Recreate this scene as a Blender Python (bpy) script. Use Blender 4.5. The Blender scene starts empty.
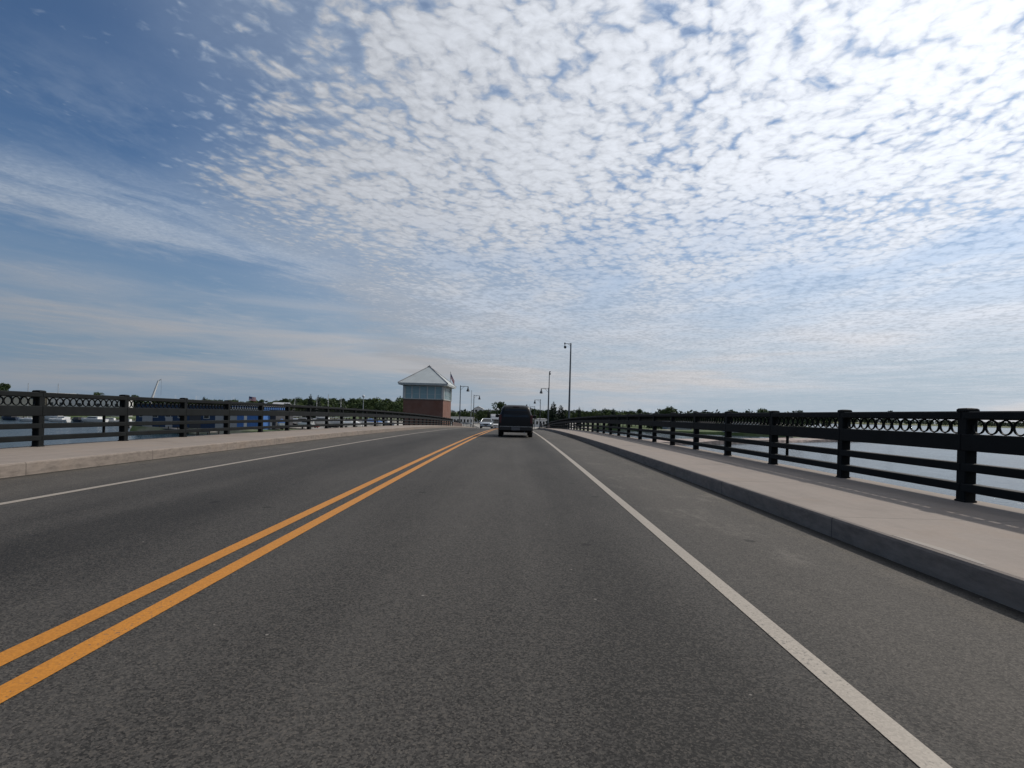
import bpy, math, random
from mathutils import Vector, Matrix
import numpy as np
random.seed(7)
rng = np.random.default_rng(7)
C = bpy.context.scene.collection
S = bpy.context.scene

# ------------------------------------------------------------------ camera
cam_d = bpy.data.cameras.new('camera')
cam = bpy.data.objects.new('camera', cam_d)
C.objects.link(cam)
ROLL = 0.027
cr, sr = math.cos(ROLL), math.sin(ROLL)
CAM_H = 1.2
cam.matrix_world = Matrix(((cr, -sr, 0, -0.032), (0, 0, -1, 0), (sr, cr, 0, CAM_H), (0, 0, 0, 1)))
FPX = 550.0
cam_d.sensor_width = 36.0
cam_d.lens = FPX / 1024 * 36
cam_d.shift_x = -4 / 1024
cam_d.shift_y = 28 / 1024
cam_d.clip_start = 0.05
cam_d.clip_end = 30000
S.camera = cam

# ------------------------------------------------------------------ sun
SUN = Vector((1.0, 0.8, 1.07)).normalized()
sun_d = bpy.data.lights.new('sun', 'SUN')
sun_d.energy = 2.6
sun_d.angle = math.radians(1.5)
sun_d.color = (1.0, 0.93, 0.84)
sun = bpy.data.objects.new('sun', sun_d)
C.objects.link(sun)
sun.rotation_euler = SUN.to_track_quat('Z', 'Y').to_euler()
sun.location = SUN * 100

# ------------------------------------------------------------------ world: clear sky with layers of high cloud
W = bpy.data.worlds.new('World')
S.world = W
W.use_nodes = True
nt = W.node_tree
nt.nodes.clear()


class NG:
    """small helper to write node maths"""
    def __init__(self, tree):
        self.t = tree

    def n(self, kind, **kw):
        nd = self.t.nodes.new(kind)
        for k, v in kw.items():
            setattr(nd, k, v)
        return nd

    def put(self, sock, v):
        if isinstance(v, bpy.types.NodeSocket):
            self.t.links.new(v, sock)
        elif v is not None:
            sock.default_value = v

    def m(self, op, a, b=None, c=None, clamp=False):
        nd = self.n('ShaderNodeMath', operation=op, use_clamp=clamp)
        for i, v in enumerate((a, b, c)):
            self.put(nd.inputs[i], v)
        return nd.outputs[0]

    def add(self, a, b): return self.m('ADD', a, b)
    def sub(self, a, b): return self.m('SUBTRACT', a, b)
    def mul(self, a, b): return self.m('MULTIPLY', a, b)
    def div(self, a, b): return self.m('DIVIDE', a, b)
    def mx(self, a, b): return self.m('MAXIMUM', a, b)
    def mn(self, a, b): return self.m('MINIMUM', a, b)

    def ss(self, x, lo, hi, a=0.0, b=1.0):
        nd = self.n('ShaderNodeMapRange', interpolation_type='SMOOTHSTEP')
        self.put(nd.inputs[0], x)
        for i, v in enumerate((lo, hi, a, b)):
            self.put(nd.inputs[i + 1], v)
        return nd.outputs[0]

    def lin(self, x, lo, hi, a=0.0, b=1.0):
        nd = self.n('ShaderNodeMapRange')
        self.put(nd.inputs[0], x)
        for i, v in enumerate((lo, hi, a, b)):
            self.put(nd.inputs[i + 1], v)
        return nd.outputs[0]

    def xyz(self, x, y, z=0.0):
        nd = self.n('ShaderNodeCombineXYZ')
        for i, v in enumerate((x, y, z)):
            self.put(nd.inputs[i], v)
        return nd.outputs[0]

    def sep(self, v):
        nd = self.n('ShaderNodeSeparateXYZ')
        self.put(nd.inputs[0], v)
        return nd.outputs

    def noise(self, vec, scale, detail=3.0, rough=0.5, dist=0.0, dim='3D', lac=2.0):
        nd = self.n('ShaderNodeTexNoise', noise_dimensions=dim)
        self.put(nd.inputs['Vector'], vec)
        for k, v in (('Scale', scale), ('Detail', detail), ('Roughness', rough), ('Distortion', dist), ('Lacunarity', lac)):
            self.put(nd.inputs[k], v)
        return nd.outputs['Fac']

    def noisec(self, vec, scale, detail=2.0):
        nd = self.n('ShaderNodeTexNoise', noise_dimensions='3D')
        self.put(nd.inputs['Vector'], vec)
        self.put(nd.inputs['Scale'], scale)
        self.put(nd.inputs['Detail'], detail)
        return nd.outputs['Color']

    def voro(self, vec, scale, feature='SMOOTH_F1', smooth=0.4, rand=1.0, dim='2D', out='Distance', detail=0.0):
        nd = self.n('ShaderNodeTexVoronoi', voronoi_dimensions=dim, feature=feature)
        self.put(nd.inputs['Vector'], vec)
        self.put(nd.inputs['Scale'], scale)
        self.put(nd.inputs['Randomness'], rand)
        self.put(nd.inputs['Detail'], detail)
        if feature == 'SMOOTH_F1':
            self.put(nd.inputs['Smoothness'], smooth)
        return nd.outputs[out]

    def vm(self, op, a, b=None):
        nd = self.n('ShaderNodeVectorMath', operation=op)
        self.put(nd.inputs[0], a)
        if b is not None:
            self.put(nd.inputs[1], b)
        return nd.outputs['Value'] if op in ('DOT_PRODUCT', 'LENGTH') else nd.outputs[0]

    def mix(self, f, a, b, blend='MIX'):
        nd = self.n('ShaderNodeMix', data_type='RGBA', blend_type=blend)
        self.put(nd.inputs[0], f)
        self.put(nd.inputs[6], a if isinstance(a, bpy.types.NodeSocket) else (*a, 1.0) if len(a) == 3 else a)
        self.put(nd.inputs[7], b if isinstance(b, bpy.types.NodeSocket) else (*b, 1.0) if len(b) == 3 else b)
        return nd.outputs[2]

    def scale(self, col, f):
        nd = self.n('ShaderNodeVectorMath', operation='SCALE')
        self.put(nd.inputs[0], col)
        self.put(nd.inputs['Scale'], f)
        return nd.outputs[0]


def build_sky():
    g = NG(nt)
    D = g.n('ShaderNodeTexCoord').outputs['Generated']
    dx, dy, dz0 = g.sep(D)
    dz = g.mx(dz0, 0.012)
    px, py = g.div(dx, dz), g.div(dy, dz)
    P = g.xyz(px, py)
    sky = g.n('ShaderNodeTexSky', sky_type='NISHITA', sun_disc=False)
    sky.sun_elevation = math.asin(SUN.z)
    sky.sun_rotation = math.atan2(SUN.x, SUN.y)
    sky.altitude = 0.0
    sky.air_density = 1.0
    sky.dust_density = 0.35
    sky.ozone_density = 1.6
    STR = 0.070
    blue = g.scale(g.vm('MULTIPLY', sky.outputs[0], (0.74, 0.91, 1.08)), STR)
    sd = g.vm('DOT_PRODUCT', D, tuple(SUN))          # cosine of the angle to the sun

    # how much of the heavens is under the cloud sheet: thick towards the sun, thin to the left
    big = g.noise(P, 0.55, 4, 0.55)
    s = g.add(g.add(px, g.mul(g.sub(g.mn(py, 9.0), 1.3), 0.20)), 0.80)
    s = g.add(s, g.mul(g.mul(g.ss(py, 1.9, 2.6), g.ss(py, 4.0, 3.0)), 0.55))
    s = g.div(s, g.add(0.55, g.mul(g.m('ABSOLUTE', py), 0.26)))
    s = g.add(s, g.mul(g.sub(big, 0.5), 1.1))
    cov = g.ss(s, -0.45, 0.65)
    # ripples of small puffs
    warp = g.noisec(P, 2.0, 3)
    PW = g.vm('ADD', P, g.scale(g.vm('SUBTRACT', warp, (0.5, 0.5, 0.5)), 0.14))
    warp2 = g.noisec(P, 14.0, 2)
    PW = g.vm('ADD', PW, g.scale(g.vm('SUBTRACT', warp2, (0.5, 0.5, 0.5)), 0.042))
    rot = g.n('ShaderNodeVectorRotate', rotation_type='Z_AXIS')
    g.put(rot.inputs['Vector'], PW)
    rot.inputs['Angle'].default_value = 0.5
    PR = g.vm('MULTIPLY', rot.outputs[0], (1.15, 0.85, 1.0))
    v1 = g.voro(PR, 12.0, smooth=0.18)
    v2 = g.voro(PR, 27.0, smooth=0.18)
    fine = g.noise(PW, 34.0, 4, 0.62)
    mid = g.noise(PW, 3.4, 5, 0.62)
    puff = g.add(g.mul(g.sub(0.50, v1), 1.15), g.mul(g.sub(0.45, v2), 0.62))
    puff = g.add(puff, g.mul(g.sub(fine, 0.5), 0.85))
    puff = g.add(puff, g.mul(g.sub(mid, 0.5), 1.5))
    zone = g.noise(P, 1.35, 3, 0.55, 0.4)
    puff = g.add(puff, g.mul(g.sub(zone, 0.5), 1.5))
    dens = g.add(puff, g.lin(cov, 0, 1, -1.05, 0.50))
    dens = g.add(dens, g.mul(g.ss(dx, 0.1, 0.55), 0.05))
    stre = g.noise(g.vm('MULTIPLY', PW, (0.55, 0.30, 1.0)), 2.0, 5, 0.6)
    a_puff = g.ss(dens, -0.52, 0.70)
    # the puffs melt into a smooth veil lower down
    low = g.ss(dz0, 0.42, 0.14)
    a_puff = g.mul(a_puff, g.mul(g.lin(g.ss(dz0, 0.36, 0.03), 0, 1, 1.0, 0.25), g.lin(g.mul(low, g.ss(stre, 0.62, 0.40)), 0, 1, 1.0, 0.45)))
    veil = g.mul(g.mul(cov, g.ss(dz0, 0.0, 0.16)), g.add(g.mx(g.lin(low, 0, 1, 0.10, 0.48), g.lin(sd, 0.45, 0.90, 0.74, 0.10)), g.mul(g.sub(stre, 0.5), 1.4)))
    # a lone feathered streak crossing the blue on the left
    t = g.sub(g.mul(g.add(px, 2.43), 0.8), g.mul(g.sub(py, 2.6), 0.6))
    feather = g.noise(g.vm('MULTIPLY', PR, (1.0, 0.45, 1.0)), 2.6, 6, 0.62)
    tw = g.add(t, g.mul(g.sub(feather, 0.5), 1.5))
    band = g.mul(g.ss(tw, -0.75, -0.1), g.ss(tw, 0.95, 0.15))
    band = g.mul(band, g.ss(feather, 0.22, 0.60))
    band = g.mul(band, g.ss(py, 1.6, 2.5))
    band = g.mul(g.mul(band, g.lin(fine, 0.3, 0.7, 0.72, 1.0)), g.ss(py, 9.0, 4.5))
    wis = g.noise(g.vm('MULTIPLY', PW, (1.0, 0.6, 1.0)), 1.7, 6, 0.65)
    wisp = g.mul(g.ss(wis, 0.50, 0.74), 0.5)
    wisp = g.mul(wisp, g.ss(dz0, 0.50, 0.30))
    # soft long layers close to the horizon
    H = g.xyz(g.mul(dx, 1.6), g.mul(dz0, 15.0), g.mul(dy, 0.6))
    lay = g.noise(H, 1.5, 5, 0.55, 0.35)
    lowb = g.mul(g.ss(dz0, 0.24, 0.12), g.ss(lay, 0.36, 0.66))
    lowb = g.mul(lowb, 0.78)
    hz = g.mul(g.ss(dz0, 0.36, 0.0), 0.92)

    def union(a, b):
        return g.sub(1.0, g.mul(g.sub(1.0, a), g.sub(1.0, b)))
    thin = g.mn(g.mx(union(union(band, wisp), veil), 0.0), 1.0)
    alpha = union(union(a_puff, thin), lowb)
    alpha = g.mn(g.mx(alpha, 0.0), 0.97)

    # cloud light: bright forward scatter near the sun, dull grey away from it
    fs = g.ss(sd, 0.15, 1.0)
    sp = g.mx(sd, 0.0)
    lum = g.add(g.add(0.37, g.mul(sp, 0.31)), g.mul(g.m('POWER', sp, 5.0), 0.43))
    lum = g.mul(lum, g.lin(g.ss(dz0, 0.0, 0.40), 0, 1, 0.91, 1.0))
    sh = g.sub(g.lin(g.ss(dens, -0.05, 1.15), 0, 1, 0.85, 1.10), 1.0)
    lum = g.mul(lum, g.add(1.0, g.mul(sh, g.ss(cov, 0.1, 0.5))))
    lum = g.mul(lum, g.lin(fine, 0.3, 0.7, 0.95, 1.05))
    pink = g.mul(g.ss(dz0, 0.22, 0.05), g.ss(lay, 0.50, 0.64))
    tint = g.mix(pink, (0.94, 0.985, 1.07), (1.01, 0.985, 1.0))
    tint = g.mix(g.mul(g.ss(a_puff, 0.85, 0.25), g.ss(dz0, 0.08, 0.30)), tint, (0.80, 0.96, 1.20))
    cloud = g.scale(tint, lum)
    air = g.mix(g.ss(sd, 0.0, 0.85), (0.18, 0.25, 0.345), (0.36, 0.45, 0.55))
    base = g.mix(hz, blue, air)
    col = g.mix(alpha, base, cloud)
    bg = g.n('ShaderNodeBackground')
    g.put(bg.inputs['Color'], col)
    bg.inputs['Strength'].default_value = 1.0
    out = g.n('ShaderNodeOutputWorld')
    nt.links.new(bg.outputs[0], out.inputs['Surface'])


build_sky()
W.cycles.sampling_method = 'MANUAL'
W.cycles.sample_map_resolution = 1024

S.view_settings.view_transform = 'Standard'
S.view_settings.look = 'None'
S.view_settings.exposure = 0.0
S.view_settings.gamma = 1.0
S.view_settings.use_curve_mapping = False
S.render.engine = 'CYCLES'
S.cycles.use_denoising = True
S.cycles.max_bounces = 6
S.cycles.caustics_reflective = False
S.cycles.caustics_refractive = False

# ------------------------------------------------------------------ mesh and object helpers
class MB:
    """collects shapes into one mesh"""
    def __init__(self):
        self.v, self.f = [], []

    def raw(self, vs, fs):
        o = len(self.v)
        self.v += [tuple(p) for p in vs]
        self.f += [tuple(i + o for i in f) for f in fs]
        return self

    def box(self, c, s, rz=0.0, bev=0.0):
        x, y, z = s[0] / 2, s[1] / 2, s[2] / 2
        if bev <= 0:
            ring = lambda zz, b: [(-x + b, -y + b, zz), (x - b, -y + b, zz), (x - b, y - b, zz), (-x + b, y - b, zz)]
            loops = [ring(-z, 0), ring(z, 0)]
        else:
            b = bev
            def ring(zz, q):
                X, Y = x - q, y - q
                return [(-X + b, -Y, zz), (X - b, -Y, zz), (X, -Y + b, zz), (X, Y - b, zz),
                        (X - b, Y, zz), (-X + b, Y, zz), (-X, Y - b, zz), (-X, -Y + b, zz)]
            loops = [ring(-z, b), ring(-z + b, 0), ring(z - b, 0), ring(z, b)]
        c0, s0 = math.cos(rz), math.sin(rz)
        loops = [[(c[0] + p[0] * c0 - p[1] * s0, c[1] + p[0] * s0 + p[1] * c0, c[2] + p[2]) for p in r] for r in loops]
        return self.loft(loops)

    def loft(self, loops, cap0=True, cap1=True, closed=True):
        n = len(loops[0])
        o = len(self.v)
        for r in loops:
            self.v += [tuple(p) for p in r]
        for i in range(len(loops) - 1):
            for k in range(n if closed else n - 1):
                a, b = o + i * n + k, o + i * n + (k + 1) % n
                self.f.append((a, b, b + n, a + n))
        if cap0:
            self.f.append(tuple(o + k for k in reversed(range(n))))
        if cap1:
            self.f.append(tuple(o + (len(loops) - 1) * n + k for k in range(n)))
        return self

    def tube(self, p0, p1, r0, r1=None, n=8):
        r1 = r0 if r1 is None else r1
        p0, p1 = Vector(p0), Vector(p1)
        d = (p1 - p0).normalized()
        a = d.orthogonal().normalized()
        b = d.cross(a)
        loops = []
        for p, r in ((p0, r0), (p1, r1)):
            loops.append([p + (a * math.cos(2 * math.pi * k / n) + b * math.sin(2 * math.pi * k / n)) * r for k in range(n)])
        return self.loft(loops)

    def path(self, pts, r, n=8):
        pts = [Vector(p) for p in pts]
        rs = r if isinstance(r, (list, tuple)) else [r] * len(pts)
        loops = []
        a = None
        for i, p in enumerate(pts):
            d = (pts[min(i + 1, len(pts) - 1)] - pts[max(i - 1, 0)]).normalized()
            a = (d.orthogonal() if a is None else (a - d * a.dot(d))).normalized()
            b = d.cross(a)
            loops.append([p + (a * math.cos(2 * math.pi * k / n) + b * math.sin(2 * math.pi * k / n)) * rs[i] for k in range(n)])
        return self.loft(loops)

    def lathe(self, c, prof, n=16):
        return self.loft([[(c[0] + r * math.cos(2 * math.pi * k / n), c[1] + r * math.sin(2 * math.pi * k / n), c[2] + z)
                           for k in range(n)] for r, z in prof])

    def torus_x(self, c, R, r, n=20, m=6):
        """ring whose axis is X"""
        o = len(self.v)
        for i in range(n):
            a = 2 * math.pi * i / n
            for j in range(m):
                b = 2 * math.pi * j / m
                q = R + r * math.cos(b)
                self.v.append((c[0] + r * 1.7 * math.sin(b), c[1] + q * math.cos(a), c[2] + q * math.sin(a)))
        for i in range(n):
            for j in range(m):
                self.f.append((o + i * m + j, o + ((i + 1) % n) * m + j, o + ((i + 1) % n) * m + (j + 1) % m, o + i * m + (j + 1) % m))
        return self

    def disc_x(self, c, r, w, n=20):
        """wheel-like drum whose axis is X"""
        loops = []
        for dx, q in ((-w / 2, r * 0.9), (-w / 2 + w * .1, r), (w / 2 - w * .1, r), (w / 2, r * 0.9)):
            loops.append([(c[0] + dx, c[1] + q * math.cos(2 * math.pi * k / n), c[2] + q * math.sin(2 * math.pi * k / n)) for k in range(n)])
        return self.loft(loops)

    def mesh(self, name, m, smooth=False):
        me = bpy.data.meshes.new(name)
        me.from_pydata(self.v, [], self.f)
        if m is not None:
            me.materials.append(m)
        me.update()
        if smooth:
            me.shade_smooth()
            me.set_sharp_from_angle(angle=math.radians(42))
        return me

    def build(self, name, m, parent=None, smooth=False, loc=None):
        return obj(name, self.mesh(name, m, smooth), parent, loc)


def obj(name, me, parent=None, loc=None):
    o = bpy.data.objects.new(name, me)
    C.objects.link(o)
    if parent is not None:
        o.parent = parent
    if loc is not None:
        o.location = loc
    return o


def tag(o, label=None, cat=None, group=None, kind=None):
    if label: o['label'] = label
    if cat: o['category'] = cat
    if group: o['group'] = group
    if kind: o['kind'] = kind
    return o


def thing(name, label, cat, loc=(0, 0, 0), rz=0.0, group=None):
    o = bpy.data.objects.new(name, None)
    o.empty_display_size = 0.2
    C.objects.link(o)
    o.location = loc
    o.rotation_euler = (0, 0, rz)
    return tag(o, label, cat, group)


def copy_tree(o, parent=None):
    c = o.copy()
    C.objects.link(c)
    if parent is not None:
        c.parent = parent
    for ch in list(o.children):
        copy_tree(ch, c)
    return c


def deck_z(y):
    """height of the roadway: the top of a vertical curve, then a steady fall to the bank"""
    if y <= 150:
        return -2.0e-4 * y * y
    z = -4.5 - 0.06 * (y - 150)
    return max(z, -6.6)


def at(px, py, Y):
    """point of the place at distance Y seen at a pixel of the photograph"""
    return Vector(((px - 516) / FPX * Y, Y, CAM_H + (412 + ROLL * (px - 516) - py) / FPX * Y))


# ------------------------------------------------------------------ materials
def mat(name, col, rough=0.6, metal=0.0, spec=0.5, emit=None):
    m = bpy.data.materials.new(name)
    m.use_nodes = True
    b = m.node_tree.nodes['Principled BSDF']
    b.inputs['Base Color'].default_value = (*col, 1)
    b.inputs['Roughness'].default_value = rough
    b.inputs['Metallic'].default_value = metal
    b.inputs['Specular IOR Level'].default_value = spec
    return m


def nodes(m):
    return NG(m.node_tree), m.node_tree.nodes['Principled BSDF']


def noisy(name, col, rough=0.6, amt=0.25, scale=3.0, metal=0.0, spec=0.5, bump=0.0, col2=None, coord='Object'):
    """a colour that wanders a little, as weathered surfaces do"""
    m = mat(name, col, rough, metal, spec)
    g, b = nodes(m)
    v = g.n('ShaderNodeTexCoord').outputs[coord]
    n1 = g.noise(v, scale, 5, 0.6)
    c2 = col2 or tuple(c * (1 - amt) for c in col)
    c1 = tuple(min(1, c * (1 + amt * 0.6)) for c in col)
    g.put(b.inputs['Base Color'], g.mix(g.ss(n1, 0.3, 0.7), c2, c1))
    if bump:
        bp = g.n('ShaderNodeBump')
        bp.inputs['Strength'].default_value = bump
        bp.inputs['Distance'].default_value = 0.02
        g.put(bp.inputs['Height'], g.noise(v, scale * 12, 4, 0.6))
        g.put(b.inputs['Normal'], bp.outputs[0])
    return m


def pos(g):
    return g.n('ShaderNodeNewGeometry').outputs['Position']


def m_asphalt():
    m = mat('asphalt', (0.06, 0.058, 0.055), 0.85, spec=0.3)
    g, b = nodes(m)
    p = pos(g)
    x, y, z = g.sep(p)
    grain = g.voro(p, 112.0, feature='F1', dim='3D', out='Color')
    gr = g.sep(grain)[0]
    grain2 = g.noise(p, 190.0, 2, 0.6)
    clump = g.noise(p, 26.0, 3, 0.6)
    # wheel paths polished along the lanes, drawn out in the driving direction
    lng = g.noise(g.vm('MULTIPLY', p, (1.4, 0.06, 1.0)), 1.0, 4, 0.6)
    patch = g.noise(g.vm('MULTIPLY', p, (1.0, 0.25, 1.0)), 0.7, 5, 0.62)
    def path(cx, w):
        return g.ss(g.m('ABSOLUTE', g.sub(x, cx)), w, w * 0.15)
    wander = g.mul(g.sub(g.noise(g.vm('MULTIPLY', p, (0.0, 0.07, 0.0)), 1.0, 3, 0.6), 0.5), 0.8)
    xw = g.add(x, wander)
    def wpath(cx, w):
        return g.ss(g.m('ABSOLUTE', g.sub(xw, cx)), w, w * 0.1)
    wp = g.add(g.add(g.mul(wpath(0.72, 0.75), 1.0), g.mul(wpath(-1.35, 0.6), 0.45)), g.add(g.mul(wpath(-3.9, 1.25), 1.2), g.mul(wpath(-5.0, 0.5), 0.4)))
    wp = g.mul(wp, g.lin(patch, 0.3, 0.7, 1.3, 0.6))
    val = g.add(0.0455, g.mul(g.sub(gr, 0.5), 0.060))
    val = g.add(val, g.mul(g.ss(grain2, 0.60, 0.76), 0.095))
    val = g.sub(val, g.mul(g.ss(grain2, 0.42, 0.28), 0.022))
    val = g.add(val, g.mul(g.sub(clump, 0.5), 0.030))
    val = g.add(val, g.mul(g.sub(patch, 0.5), 0.042))
    val = g.add(val, g.mul(g.sub(lng, 0.5), 0.036))
    val = g.sub(val, g.mul(wp, 0.0195))
    sh_r = g.ss(x, 1.3, 2.1)
    sh_l = g.ss(x, -5.7, -6.5)
    sh = g.mx(sh_r, sh_l)
    val = g.add(val, g.mul(sh, 0.014))
    scuff = g.ss(g.noise(g.vm('MULTIPLY', p, (1.0, 0.45, 1.0)), 1.5, 6, 0.72), 0.52, 0.72)
    val = g.add(val, g.mul(g.mul(scuff, g.add(0.22, sh)), 0.036))
    # pale grit lying along the kerb
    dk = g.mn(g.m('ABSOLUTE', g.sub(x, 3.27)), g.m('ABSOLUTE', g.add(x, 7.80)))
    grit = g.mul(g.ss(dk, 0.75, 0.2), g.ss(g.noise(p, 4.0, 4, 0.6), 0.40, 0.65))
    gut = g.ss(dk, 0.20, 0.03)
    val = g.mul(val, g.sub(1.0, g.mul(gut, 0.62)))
    chipn = g.voro(g.vm('MULTIPLY', p, (1, 1, 0)), 2.6, feature='F1', dim='3D')
    val = g.mx(val, 0.012)
    val = g.add(val, g.mul(g.ss(chipn, 0.030, 0.018), 0.16))
    spots = g.voro(g.vm('MULTIPLY', p, (1, 1, 0)), 1.15, feature='F1', dim='3D')
    sn = g.noise(p, 9.0, 3, 0.6)
    spot = g.mul(g.ss(g.add(spots, g.mul(g.sub(sn, 0.5), 0.10)), 0.078, 0.045), 0.62)
    val = g.mul(val, g.sub(1.0, spot))
    tint = g.mix(sh, (1.09, 1.0, 0.885), (1.12, 1.0, 0.85))
    tint = g.mix(g.mul(grit, 0.7), tint, (1.45, 1.24, 0.98))
    tint = g.mix(g.ss(gr, 0.75, 0.95), tint, (1.16, 1.02, 0.86))
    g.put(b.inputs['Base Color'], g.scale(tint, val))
    bp = g.n('ShaderNodeBump')
    bp.inputs['Strength'].default_value = 0.35
    bp.inputs['Distance'].default_value = 0.004
    g.put(bp.inputs['Height'], g.add(gr, g.mul(grain2, 0.6)))
    g.put(b.inputs['Normal'], bp.outputs[0])
    return m


def m_paint(name, col, wear=0.5):
    m = mat(name, col, 0.6, spec=0.35)
    g, b = nodes(m)
    p = pos(g)
    chip = g.noise(p, 42.0, 4, 0.7)
    big = g.noise(g.vm('MULTIPLY', p, (1, 0.3, 1)), 1.6, 4, 0.6)
    grain = g.sep(g.voro(p, 95.0, feature='F1', dim='3D', out='Color'))[0]
    w = g.ss(g.add(chip, g.mul(g.sub(big, 0.5), 0.5)), 0.70 - 0.1 * wear, 0.80 - 0.1 * wear)
    v = g.add(0.86, g.add(g.mul(g.sub(grain, 0.5), 0.22), g.mul(g.sub(big, 0.5), 0.35)))
    c = g.scale(tuple(col) and g.mix(0.0, col, col), v)
    c = g.mix(g.mul(w, 0.75), c, (0.075, 0.07, 0.062))
    g.put(b.inputs['Base Color'], c)
    bp = g.n('ShaderNodeBump')
    bp.inputs['Strength'].default_value = 0.4
    bp.inputs['Distance'].default_value = 0.004
    g.put(bp.inputs['Height'], grain)
    g.put(b.inputs['Normal'], bp.outputs[0])
    return m


def m_concrete(name, col, joints=True):
    m = mat(name, col, 0.85, spec=0.3)
    g, b = nodes(m)
    p = pos(g)
    x, y, z = g.sep(p)
    n1 = g.noise(p, 1.1, 5, 0.62)
    n2 = g.noise(p, 14.0, 4, 0.65)
    n3 = g.noise(p, 130.0, 2, 0.6)
    streak = g.noise(g.vm('MULTIPLY', p, (3.0, 0.15, 3.0)), 1.5, 4, 0.6)
    v = g.add(1.0, g.mul(g.sub(n1, 0.5), 0.42))
    v = g.add(v, g.mul(g.sub(n2, 0.5), 0.22))
    v = g.add(v, g.mul(g.sub(n3, 0.5), 0.30))
    v = g.add(v, g.mul(g.sub(streak, 0.5), 0.25))
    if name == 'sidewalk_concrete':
        # splash stains blotch the kerb faces; beside the running lane they also paint in shade
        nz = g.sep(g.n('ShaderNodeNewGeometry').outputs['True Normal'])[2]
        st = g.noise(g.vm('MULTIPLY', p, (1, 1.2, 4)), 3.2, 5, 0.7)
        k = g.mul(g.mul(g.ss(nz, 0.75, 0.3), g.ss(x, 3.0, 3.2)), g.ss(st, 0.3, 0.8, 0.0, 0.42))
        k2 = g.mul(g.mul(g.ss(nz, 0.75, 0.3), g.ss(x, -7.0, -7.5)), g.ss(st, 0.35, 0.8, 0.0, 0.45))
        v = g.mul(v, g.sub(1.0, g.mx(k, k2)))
    if joints:
        yy = g.m('FRACT', g.div(g.add(y, 30.9), 3.05))
        j = g.ss(g.m('ABSOLUTE', g.sub(yy, 0.5)), 0.4972, 0.4988)
        v = g.mul(v, g.sub(1.0, g.mul(j, 0.6)))
    blot = g.ss(g.noise(p, 0.45, 6, 0.7), 0.52, 0.68)
    v = g.mul(v, g.sub(1.0, g.mul(blot, 0.16)))
    c = g.scale(g.mix(0.0, col, col), v)
    c = g.mix(g.mul(g.ss(n1, 0.5, 0.75), 0.35), c, tuple(q * w for q, w in zip(col, (0.85, 0.72, 0.58))))
    g.put(b.inputs['Base Color'], c)
    bp = g.n('ShaderNodeBump')
    bp.inputs['Strength'].default_value = 0.25
    bp.inputs['Distance'].default_value = 0.008
    g.put(bp.inputs['Height'], g.add(n2, g.mul(n3, 0.4)))
    g.put(b.inputs['Normal'], bp.outputs[0])
    return m


def m_water():
    m = mat('harbour_water', (0.012, 0.028, 0.036), 0.10, spec=0.5)
    g, b = nodes(m)
    b.inputs['IOR'].default_value = 1.33
    p = pos(g)
    q = g.vm('MULTIPLY', p, (0.7, 1.0, 0.0))
    n1 = g.noise(q, 0.55, 3, 0.6, 0.4)
    n2 = g.noise(q, 2.4, 3, 0.6, 0.3)
    n0 = g.noise(q, 0.016, 3, 0.6)
    h = g.add(g.mul(n1, 1.0), g.mul(n2, 0.28))
    bp = g.n('ShaderNodeBump')
    g.put(bp.inputs['Strength'], g.lin(n0, 0.3, 0.7, 0.35, 0.8))
    bp.inputs['Distance'].default_value = 0.35
    g.put(bp.inputs['Height'], h)
    g.put(b.inputs['Normal'], bp.outputs[0])
    g.put(b.inputs['Roughness'], g.lin(n0, 0.3, 0.7, 0.10, 0.2))
    return m


def m_leaf(name, c1, c2):
    m = mat(name, c1, 0.75, spec=0.25)
    g, b = nodes(m)
    p = g.n('ShaderNodeTexCoord').outputs['Object']
    n1 = g.noise(p, 0.45, 3, 0.6)
    n2 = g.noise(p, 2.5, 2, 0.6)
    rnd = g.n('ShaderNodeObjectInfo').outputs['Random']
    f = g.add(g.add(g.mul(n1, 0.9), g.mul(n2, 0.5)), g.mul(g.sub(rnd, 0.5), 0.35))
    g.put(b.inputs['Base Color'], g.mix(g.ss(f, 0.4, 1.0), c1, c2))
    return m


def m_brick():
    m = mat('red_brick', (0.2, 0.09, 0.07), 0.85, spec=0.2)
    g, b = nodes(m)
    p = g.n('ShaderNodeTexCoord').outputs['Object']
    x, y, z = g.sep(p)
    bt = g.n('ShaderNodeTexBrick')
    g.put(bt.inputs['Vector'], g.xyz(g.add(x, y), z))
    bt.inputs['Color1'].default_value = (0.205, 0.105, 0.078, 1)
    bt.inputs['Color2'].default_value = (0.165, 0.083, 0.064, 1)
    bt.inputs['Mortar'].default_value = (0.26, 0.20, 0.17, 1)
    bt.inputs['Scale'].default_value = 1.0
    bt.inputs['Brick Width'].default_value = 0.40
    bt.inputs['Row Height'].default_value = 0.14
    bt.inputs['Mortar Size'].default_value = 0.012
    n1 = g.noise(p, 0.8, 4, 0.6)
    g.put(b.inputs['Base Color'], g.mix(g.ss(n1, 0.3, 0.75), bt.outputs['Color'], (0.175, 0.085, 0.062)))
    return m


def m_land(name, a, c, bnd=(0.40, 0.62), sc=0.05):
    m = mat(name, a, 0.9, spec=0.2)
    g, b = nodes(m)
    p = pos(g)
    n1 = g.noise(p, sc, 5, 0.65)
    n2 = g.noise(p, sc * 14, 4, 0.6)
    col = g.mix(g.ss(n1, *bnd), a, c)
    g.put(b.inputs['Base Color'], g.scale(col, g.lin(n2, 0.2, 0.8, 0.7, 1.25)))
    return m


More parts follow.
